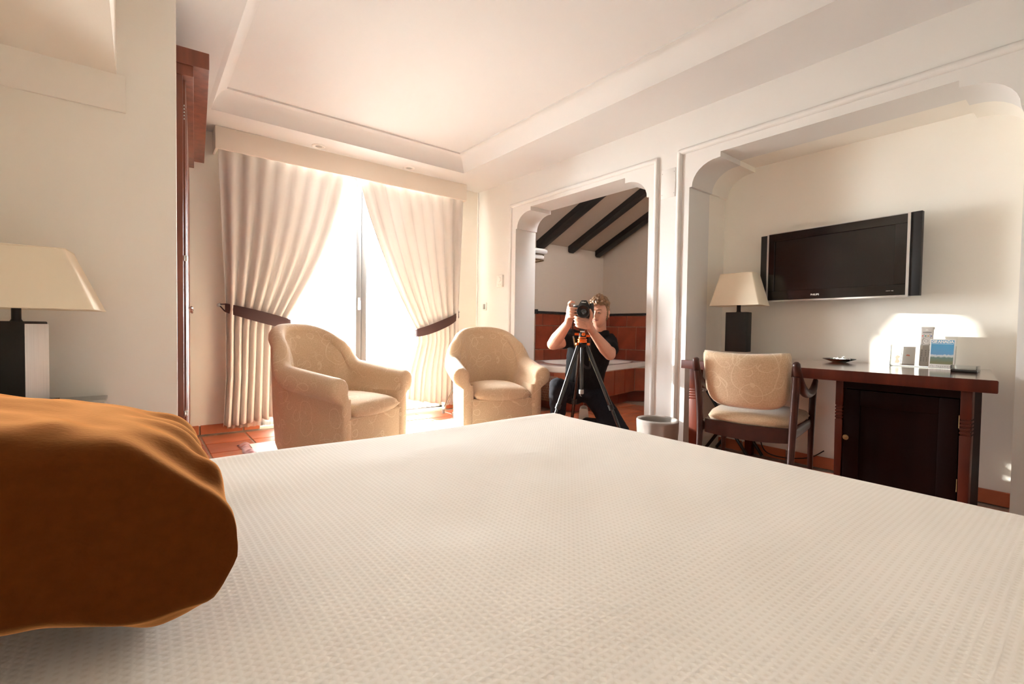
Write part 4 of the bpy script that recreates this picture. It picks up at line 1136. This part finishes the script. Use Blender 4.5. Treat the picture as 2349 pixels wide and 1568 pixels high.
# ================================================================== PHOTOGRAPHER
MO = Vector((3.03, 2.82, 0))
person = thing('person', 'person in black polo shirt and dark jeans kneeling behind a tripod, holding a camera', 'person', MO)
FD = Vector((-.738, -.675, 0)).normalized(); RR = Vector((.675, -.738, 0)); UZ = Vector((0, 0, 1))     # towards the bed, to its right
def L3(*p): return Vector(p)-MO
def limb(m, pts, rad, n=18, sub=5):
    P = smoothpath(pts, sub); K = len(pts)-1
    R = []
    for i in range(len(P)):
        f = i/sub; k = min(int(f), K-1); R.append(lerp(rad[k], rad[k+1], f-k))
    m.tube(P, R, n)
    m.ball(P[0], R[0]*.995, 3); m.ball(P[-1], R[-1]*.995, 3)
def oval(m, secs, n=28):
    """lofted ovals: (centre, half width, half depth, right vector, depth vector)"""
    rows = []
    for c, a, b, r, d in secs: rows.append([c+r*a*cos(2*pi*k/n)+d*b*sin(2*pi*k/n) for k in range(n)])
    V = m.grid(rows, closed_u=True); m.cap(V[0]); m.cap(V[-1])
def fused(name, m, vox, it, material, parent, disp=None):
    bmesh.ops.recalc_face_normals(m.bm, faces=m.bm.faces[:])
    me = bpy.data.meshes.new('tmp'); m.bm.to_mesh(me); m.bm.free()
    o = bpy.data.objects.new('tmp', me); COL.objects.link(o)
    r = o.modifiers.new('r', 'REMESH'); r.mode = 'VOXEL'; r.voxel_size = vox; r.use_smooth_shade = True
    s = o.modifiers.new('s', 'SMOOTH'); s.iterations = it; s.factor = .5
    me = evaluated_mesh(o)
    if disp:
        nrm = [v.normal.copy() for v in me.vertices]
        for v, nn in zip(me.vertices, nrm): v.co += nn*disp(v.co)
    return obj(name, smooth(me, 180), material, parent, sharp=180)
rsh, relb, rwri = L3(2.945, 2.885, .885), L3(2.651, 2.822, .831), L3(2.615, 2.615, 1.000)
lsh, lelb, lwri = L3(3.212, 2.712, .852), L3(3.018, 2.531, .753), L3(2.800, 2.522, .930)
hip, waist, chest, neck = L3(3.117, 2.898, .40), L3(3.085, 2.870, .52), L3(3.072, 2.800, .80), L3(3.13, 2.745, .925)
rhip, lhip = L3(3.035, 2.937, .385), L3(3.175, 2.827, .37)
rknee, rank = L3(2.652, 2.755, .487), L3(2.80, 2.90, .075)
lknee, lank = L3(3.065, 2.46, .135), L3(3.15, 2.90, .115)
HC = L3(3.050, 2.683, 1.098)
Fh = (FD*cos(radians(20)) - RR*sin(radians(20))).normalized(); Ah = UZ.cross(Fh).normalized()

# camera frame used by both hands
CAMO = Vector((2.712, 2.540, 1.100)); CR = radians(-52)
cx_, cy_ = Vector((cos(CR), sin(CR), 0)), Vector((-sin(CR), cos(CR), 0))
def CP(x, y, z): return CAMO + cx_*x + cy_*y + UZ*z - MO
def head_fn(d, q):
    a, f, u = d.x, d.y, d.z
    x, y, z = .0775*a, .098*f, .124*u
    if u < 0:
        k = -u; x *= 1-.34*k**1.5; y = y*(1-.12*k*k) + (.016*k if f > 0 else .0)
        if f < 0: y *= 1-.25*k
    if f > .4:
        w = (f-.4)/.6; y -= .008*w*exp(-(a/.6)**2)
    g = lambda a0, u0, sa, su: exp(-((a-a0)/sa)**2-((u-u0)/su)**2) if f > 0 else 0
    y += .026*g(0, -.20, .11, .11)+.017*g(0, -.05, .085, .16)+.005*g(.13, -.24, .07, .06)+.005*g(-.13, -.24, .07, .06)
    y += .007*(g(.33, .20, .22, .07)+g(-.33, .20, .22, .07))
    y -= .010*(g(.36, .04, .17, .10)+g(-.36, .04, .17, .10))
    y += .005*g(0, -.47, .26, .055)+.0045*g(0, -.56, .20, .05)-.003*g(0, -.515, .25, .022)+.009*g(0, -.80, .22, .14)
    y += .004*(g(.55, -.18, .2, .18)+g(-.55, -.18, .2, .18))
    return Vector((x, y, z))
Hrot = Matrix((Ah, Fh, UZ)).transposed() @ Matrix.Rotation(radians(-4), 3, 'X')
b = MB()
b.ball(HC, 1, 6, fn=head_fn, rot=Hrot)
for s in (-1, 1):                                                   # ears
    e = HC+Hrot @ Vector((s*.077, -.012, -.012))
    b.ball(e, .03, 3, (.28, .58, 1.0), rot=Hrot @ Matrix.Rotation(radians(-s*22), 3, 'Z'))
    b.tube([e+Hrot @ Vector((s*.006, .012*cos(t), .027*sin(t))) for t in [radians(x) for x in range(-80, 200, 20)]], .0055, 8)
limb(b, [neck-UZ*.05+FD*-.0, neck+UZ*.01, HC-UZ*.045-Fh*.022], [.066, .057, .054])
limb(b, [rsh, rsh.lerp(relb, .5)+UZ*-.004, relb], [.060, .056, .047]); limb(b, [relb, relb.lerp(rwri, .3), relb.lerp(rwri, .7), rwri], [.046, .052, .040, .031])
limb(b, [lsh, lsh.lerp(lelb, .5), lelb], [.060, .056, .047]); limb(b, [lelb, lelb.lerp(lwri, .3), lelb.lerp(lwri, .7), lwri], [.046, .052, .040, .031])
oval(b, [(hip, .14, .09, RR, FD), (waist, .13, .085, RR, FD), (chest, .14, .09, RR, FD), (neck-UZ*.06, .06, .05, RR, FD)])
limb(b, [rhip, rknee], [.07, .05]); limb(b, [rknee, rank], [.05, .035]); limb(b, [lhip, lknee], [.07, .05]); limb(b, [lknee, lank], [.05, .035])
# right hand round the grip (left in the picture)
limb(b, [rwri, CP(-.112, .012, -.045)], [.031, .033])
limb(b, [CP(-.108, .014, -.050), CP(-.110, .008, -.012), CP(-.108, .002, .028)], [.028, .030, .024])
for z, l in ((.014, 1.0), (-.0085, 1.04), (-.031, 1.0), (-.053, .86)):
    limb(b, [CP(-.112, -.008, z), CP(-.116, -.042, z+.003), CP(-.098, -.068, z+.002), CP(-.098+.042*l, -.070, z), CP(-.098+.056*l, -.060, z-.001)], [.0115, .0102, .0095, .0088, .0075], 12, 4)
limb(b, [CP(-.110, .0, .034), CP(-.112, -.030, .056), CP(-.094, -.050, .066), CP(-.072, -.048, .062)], [.0125, .0115, .0105, .0085], 12, 4)
limb(b, [CP(-.098, .026, -.02), CP(-.082, .050, .006), CP(-.058, .056, .022), CP(-.038, .052, .028)], [.016, .0135, .012, .0095], 12, 4)
# left hand under the lens (right in the picture)
limb(b, [lwri, CP(.044, -.052, -.116)], [.031, .031])
limb(b, [CP(.046, -.055, -.112), CP(.030, -.068, -.092), CP(.016, -.072, -.082)], [.030, .031, .026])
for k, (dz, dy, l) in enumerate(((.014, -.020, 1.0), (-.0085, -.030, 1.05), (-.031, -.030, .98), (-.052, -.024, .82))):
    limb(b, [CP(.020, -.070+dy*.6, -.082+dz), CP(-.012, -.082+dy, -.076+dz), CP(-.012-.030*l, -.080+dy, -.070+dz), CP(-.012-.048*l, -.068+dy*.8, -.062+dz)], [.0115, .0102, .0092, .0076], 12, 4)
limb(b, [CP(.044, -.066, -.092), CP(.062, -.088, -.058), CP(.064, -.100, -.024), CP(.055, -.104, .002)], [.017, .0138, .0122, .0095], 12, 4)
fused('body', b, .0037, 2, M['skin'], person)
# face details
for s in (-1, 1):
    ep = HC+Hrot @ Vector((s*.0295, .080, .006))
    e = obj('eye', MB().ball(ep, .0115, 3), M['eyewhite'], person)
    obj('iris', MB().ball(ep+Fh*.0075, .0060, 2), M['eye'], e)
    obj('eyelid', MB().tube([ep+Hrot @ Vector((.0145*cos(t), .0080+.003*sin(t), .0042*sin(t)+.001)) for t in [radians(a) for a in range(0, 181, 20)]], .0042, 8), M['skin'], e)
    obj('eyebrow', MB().tube([HC+Hrot @ Vector((s*x, y, z)) for x, y, z in ((.012, .0945, .027), (.024, .0935, .031), (.037, .086, .031), (.047, .075, .025))], [.003, .0042, .0038, .002], 8), M['hair'], person)
obj('lips', MB().tube([HC+Hrot @ Vector((x, .0975-abs(x)*.42-.0015, -.061+.0012*cos(x*120))) for x in (-.023, -.014, -.006, 0, .006, .014, .023)], [.002, .0042, .005, .0048, .005, .0042, .002], 8), M['lips'], person)
obj('moustache', MB().tube([HC+Hrot @ Vector((x, .1005-abs(x)*.40, -.0475-abs(x)*.12)) for x in (-.027, -.016, -.005, .005, .016, .027)], [.0015, .0042, .0045, .0045, .0042, .0015], 8, flat=(1, .8)), M['stubble'], person)
# hair: short sides, curly top
h = MB(); rnd = random.Random(4)
h.ball(HC+Hrot @ Vector((0, -.012, .010)), 1, 5, fn=lambda d, q: Vector((d.x*.083, d.y*.099, d.z*.124 if d.z > -.15 else -.0186+(d.z+.15)*.10)) if d.y < .45 or d.z > .58 else Vector((d.x*.070, d.y*.060, d.z*.10)), rot=Hrot)
for k in range(330):
    z = rnd.uniform(-.25, 1); a = rnd.uniform(0, 2*pi); r = sqrt(max(0, 1-z*z)); d = Vector((r*cos(a), r*sin(a), z))
    if d.y > .35 and d.z < .50: continue
    if d.z < .12 and d.y > -.05: continue
    topn = max(0, min(1, (d.z-.25)/.35))
    q = Vector((d.x*(.080+.012*topn), d.y*(.097+.010*topn)-.004, d.z*(.122+.020*topn)+.004))
    h.ball(HC+Hrot @ q, lerp(.007, rnd.uniform(.012, .019), topn), 1, (1, 1, rnd.uniform(.7, 1.2)))
for k in range(26):                                                 # fringe curls
    x = rnd.uniform(-.065, .068); q = Vector((x, .088-abs(x)*.35+rnd.uniform(-.01, .012), .083-abs(x)*.25+rnd.uniform(-.012, .022)))
    p0 = HC+Hrot @ q; th = rnd.uniform(0, 6)
    h.tube([p0+Hrot @ Vector((.010*cos(th+t*.9), .004*t*.3, .010*sin(th+t*.9))) for t in range(6)], [.006, .0075, .0075, .007, .006, .004], 7)
fused('hair', h, .0045, 1, M['hair'], person, disp=lambda c: .004*noise.noise(c*95)+.003*noise.noise(c*210))
# shirt
s_ = MB()
oval(s_, [(hip+UZ*.02+FD*-.01, .165, .125, RR, FD), (waist, .168, .130, RR, FD), (waist.lerp(chest, .5), .182, .132, RR, FD), (chest-UZ*.04, .198, .135, RR, FD), (chest+UZ*.045+RR*.0, .190, .115, RR, FD), (neck-UZ*.045, .125, .085, RR, FD), (neck-UZ*.010, .075, .066, RR, FD)])
limb(s_, [chest+UZ*.04-RR*.10, rsh, rsh.lerp(relb, .32), rsh.lerp(relb, .46)], [.075, .076, .072, .074])
limb(s_, [chest+UZ*.04+RR*.12, lsh, lsh.lerp(lelb, .35), lsh.lerp(lelb, .58)], [.075, .078, .074, .077])
sh = fused('shirt', s_, .0075, 4, M['shirt'], person, disp=lambda c: .007*noise.noise(Vector((c.x*9, c.y*9, c.z*14)))+.004*noise.noise(c*26))
m = MB(); rows = []
for k in range(33):
    a = 2*pi*k/32; o_ = neck+RR*.070*cos(a)+FD*.064*sin(a)
    op = .016*exp(-((sin(a)-1)/.06)**2)
    rows.append([o_+UZ*(-.012-op), o_*1.0+UZ*(.028-op)+(RR*cos(a)+FD*sin(a))*-.008, o_+UZ*(.024-op)+(RR*cos(a)+FD*sin(a))*.010, o_+UZ*(-.016-op)+(RR*cos(a)+FD*sin(a))*.020])
m.grid(rows); obj('collar', m, M['shirt'], sh, sharp=60)
# trousers
p_ = MB()
oval(p_, [(hip-UZ*.085, .13, .10, RR, FD), (hip-UZ*.03, .172, .140, RR, FD), (hip+UZ*.06, .165, .125, RR, FD)])
limb(p_, [rhip, rhip.lerp(rknee, .55)-UZ*.008, rknee], [.100, .092, .074]); limb(p_, [rknee, rknee.lerp(rank, .35)-FD*.012, rank+UZ*.03], [.074, .070, .052])
limb(p_, [lhip, lhip.lerp(lknee, .55)-UZ*.004, lknee], [.102, .096, .080]); limb(p_, [lknee, lknee.lerp(lank, .4), lank], [.078, .070, .052])
fused('trousers', p_, .0075, 4, M['trousers'], person, disp=lambda c: .006*noise.noise(Vector((c.x*10, c.y*10, c.z*16)))+.003*noise.noise(c*30))
def shoe(base, fwd, upv, nm='shoe'):
    side = fwd.cross(upv).normalized(); m = MB(); rows = []
    for s, w, hh in ((-.09, .024, .05), (-.08, .036, .085), (-.03, .040, .088), (.03, .044, .065), (.09, .050, .052), (.14, .044, .042), (.165, .026, .028)):
        rows.append([base+fwd*s+side*w*cos(2*pi*k/16)+upv*(hh/2+hh/2*max(-1, sin(2*pi*k/16)*1.15)) for k in range(16)])
    V = m.grid(rows, closed_u=True); m.cap(V[0]); m.cap(V[-1])
    o = obj(nm, m, M['shoe'], person, sharp=60)
    m = MB(); rows = []
    for s, w in ((-.095, .022), (-.08, .039), (-.02, .042), (.06, .050), (.12, .050), (.16, .034), (.172, .018)):
        rows.append([base+fwd*s+side*w*q+upv*z for q, z in ((-1, -.004), (-1, .016), (1, .016), (1, -.004))])
    V = m.grid(rows, closed_u=True); m.cap(V[0]); m.cap(V[-1]); obj('sole', m, M['white_plastic'], o)
    obj('laces', MB().tube([base+fwd*(.05+.014*k)+side*(.02*(1 if k % 2 else -1))+upv*(.066-.010*k*.6) for k in range(6)], .003, 6), M['greyprint'], o)
shoe(L3(2.80, 2.90, .004), FD, UZ)
shoe(L3(3.155, 2.935, .155), Vector((.25, .22, -.94)).normalized(), Vector((.70, .62, .33)).normalized())

# ---- camera held in the hands
t = thing('camera', 'black camera with a large lens held up by the kneeling person', 'camera', CAMO, CR)
obj('camera_body', MB().box((0, .01, -.008), (.150, .062, .098), bev=.012, seg=3), M['leather'], t)
obj('grip', MB().box((-.066, -.034, -.012), (.034, .050, .088), bev=.013, seg=3), M['leather'], t)
m = MB(); rows = []
for y, w, z1 in ((-.038, .026, .058), (-.03, .036, .078), (.0, .036, .082), (.03, .030, .074), (.042, .026, .066)):
    rows.append([(-w-.008+.0, y, .034), (-w*.8, y, z1-.014), (-w*.5, y, z1), (w*.5, y, z1), (w*.8, y, z1-.014), (w+.008, y, .034)])
V = m.grid(rows, closed_u=True); m.cap(V[0]); m.cap(V[-1]); obj('viewfinder_hump', m, M['black'], t)
obj('mode_dial', MB().lathe([(.016, .038), (.016, .054), (.013, .057), (0, .057)], (.056, .008, 0), n=24, caps=False), M['black'], t)
obj('shutter_button', MB().lathe([(.010, .034), (.010, .042), (0, .044)], (-.066, -.044, 0), n=16, caps=False), M['silver'], t)
RZ = Matrix.Rotation(pi, 3, 'Z')
L_ = obj('lens', MB().lathe([(.036, -.02), (.039, .01), (.042, .014), (.042, .05), (.046, .056), (.0475, .062), (.0475, .106), (.0455, .110), (.043, .109), (.040, .094), (.030, .088), (.022, .084)], (.004, -.022, -.010), n=48, axis='Y', caps=False, rot=RZ), M['black'], t)
obj('zoom_ring', MB().lathe([(.0482, .066), (.0492, .068), (.0492, .090), (.0482, .092)], (.004, -.022, -.010), n=48, axis='Y', caps=False, rot=RZ), M['leather'], L_)
gl_ = MB().lathe([(.0, .090), (.012, .089), (.024, .084)], (.004, -.022, -.010), n=32, axis='Y', caps=False, rot=RZ)
obj('front_glass', gl_, M['lensglass'], L_)
me = text_mesh('Nikon', .0145, .0006, 1.0, .0003); o = obj('lettering', me, M['white_print'], t, sharp=180); o.location = (0, -.0385, .0635); o.rotation_euler = (radians(70), 0, 0)
def ribbon(pts, w, th=.0015, sd=None):
    P = smoothpath(pts, 6); m = MB(); rows = []; nv = sd or RR
    for i, p in enumerate(P):
        tg = (P[min(i+1, len(P)-1)]-P[max(i-1, 0)]).normalized(); side = (nv-tg*nv.dot(tg)).normalized(); nn = tg.cross(side)
        rows.append([p-side*w-nn*th, p+side*w-nn*th, p+side*w+nn*th, p-side*w+nn*th])
    V = m.grid(rows, closed_u=True); m.cap(V[0]); m.cap(V[-1]); return m
Ri = Matrix.Rotation(-CR, 3, 'Z')
def TC(p): return Ri @ (Vector(p)-CAMO)
s1 = [(2.655, 2.600, 1.085), (2.658, 2.607, .99), (2.700, 2.640, .90), (2.735, 2.655, .83)]
s2 = [(2.735, 2.655, .83), (2.80, 2.672, .74), (2.850, 2.668, .665), (2.880, 2.645, .640), (2.892, 2.628, .66), (2.888, 2.632, .78), (2.850, 2.60, .90), (2.80, 2.545, 1.03)]
st = obj('strap', ribbon([TC(p) for p in s1], .0045, sd=Ri @ RR), M['felt'], t)
obj('strap_pad', ribbon([TC(p) for p in s2], .010, sd=Ri @ RR), M['felt'], st)
obj('strap_trim', ribbon([TC(Vector(p)+FD*.0035) for p in ((2.700, 2.640, .90), (2.718, 2.648, .865), (2.735, 2.655, .83))], .006, .0006, sd=Ri @ RR), M['strapgrey'], st)
obj('strap_trim', ribbon([TC(Vector(p)+FD*.0035+RR*.006) for p in ((2.705, 2.642, .885), (2.735, 2.655, .82), (2.76, 2.662, .79))], .002, .0006, sd=Ri @ RR), M['yellow'], st)
me = text_mesh('Nikon', .026, .0004); o = obj('strap_lettering', me, M['yellow'], st, sharp=180)
o.matrix_local = Matrix.Translation(TC(Vector((2.889, 2.631, .735))+FD*.006)) @ (Ri @ Matrix((UZ*-1, RR, FD)).transposed()).to_4x4()

# ---- tripod
TA = Vector((2.684, 2.526, .838))
t = thing('tripod', 'black tripod with orange fittings standing before the kneeling person', 'tripod', (TA.x, TA.y, 0))
def T(p): return Vector(p)-Vector((TA.x, TA.y, 0))
obj('centre_column', MB().tube([T((TA.x, TA.y, .47)), T((TA.x, TA.y, .86))], .0145, 16), M['gloss_black'], t)
obj('column_end', MB().lathe([(.0, .455), (.017, .456), (.019, .462), (.019, .486), (.0145, .49)], n=20, caps=False).tube([(.0, .012, .458), (.004, .014, .440), (.010, .006, .436)], .0022, 6), M['grey_plastic'], t)
obj('shoulder', MB().lathe([(.020, .815), (.036, .822), (.038, .842), (.026, .850)], n=24), M['satin_black'], t)
obj('orange_ring', MB().lathe([(.030, .852), (.036, .854), (.036, .863), (.031, .865), (.031, .868), (.036, .870), (.036, .880), (.030, .882)], n=32), M['orange'], t)
hd = obj('ball_head', MB().lathe([(.027, .882), (.029, .886), (.029, .925), (.024, .931), (.018, .934)], n=28), M['satin_black'], t)
obj('lower_ring', MB().lathe([(.0295, .886), (.030, .888), (.030, .894), (.0295, .896)], n=28), M['orange'], hd)
obj('ball', MB().ball((0, 0, .938), .018, 3), M['chrome'], hd)
obj('clamp', MB().box((0, 0, .957), (.05, .05, .012), Euler((0, 0, CR)), bev=.003), M['satin_black'], hd)
for dv, nm, zz, r in ((-RR, 'lock_knob', .918, .010), ((FD*.9+RR*.25), 'friction_knob', .918, .013), (RR, 'pan_knob', .905, .010)):
    o_ = dv*.026; p1 = dv*(.060 if nm != 'friction_knob' else .044)
    obj(nm, MB().tube([Vector((o_.x, o_.y, zz)), Vector((p1.x, p1.y, zz))], r, 14), M['orange'], hd)
for (fx, fy) in ((2.350, 2.600), (2.870, 2.190), (2.840, 2.800)):
    f = T((fx, fy, .012)); top = T((TA.x, TA.y, .830)) + (Vector((f.x, f.y, 0)).normalized()*.034)
    d = (f-top); mid = top+d*.56
    l = obj('leg', MB().tube([top, mid], .0165, 14), M['gloss_black'], t)
    obj('leg_lock', MB().tube([mid-d*.02, mid+d*.025], .0205, 14), M['satin_black'], l)
    obj('lower_section', MB().tube([mid, f], .0125, 12), M['gloss_black'], l)
    obj('rubber_foot', MB().tube([f-d*.02, f+Vector((0, 0, -.0)) ], .016, 12), M['satin_black'], l)
    obj('angle_lock', MB().box(top+Vector((0, 0, .012))+Vector((f.x, f.y, 0)).normalized()*.014, (.022, .022, .018), Euler((0, 0, math.atan2(f.y, f.x))), bev=.003), M['orange'], l)
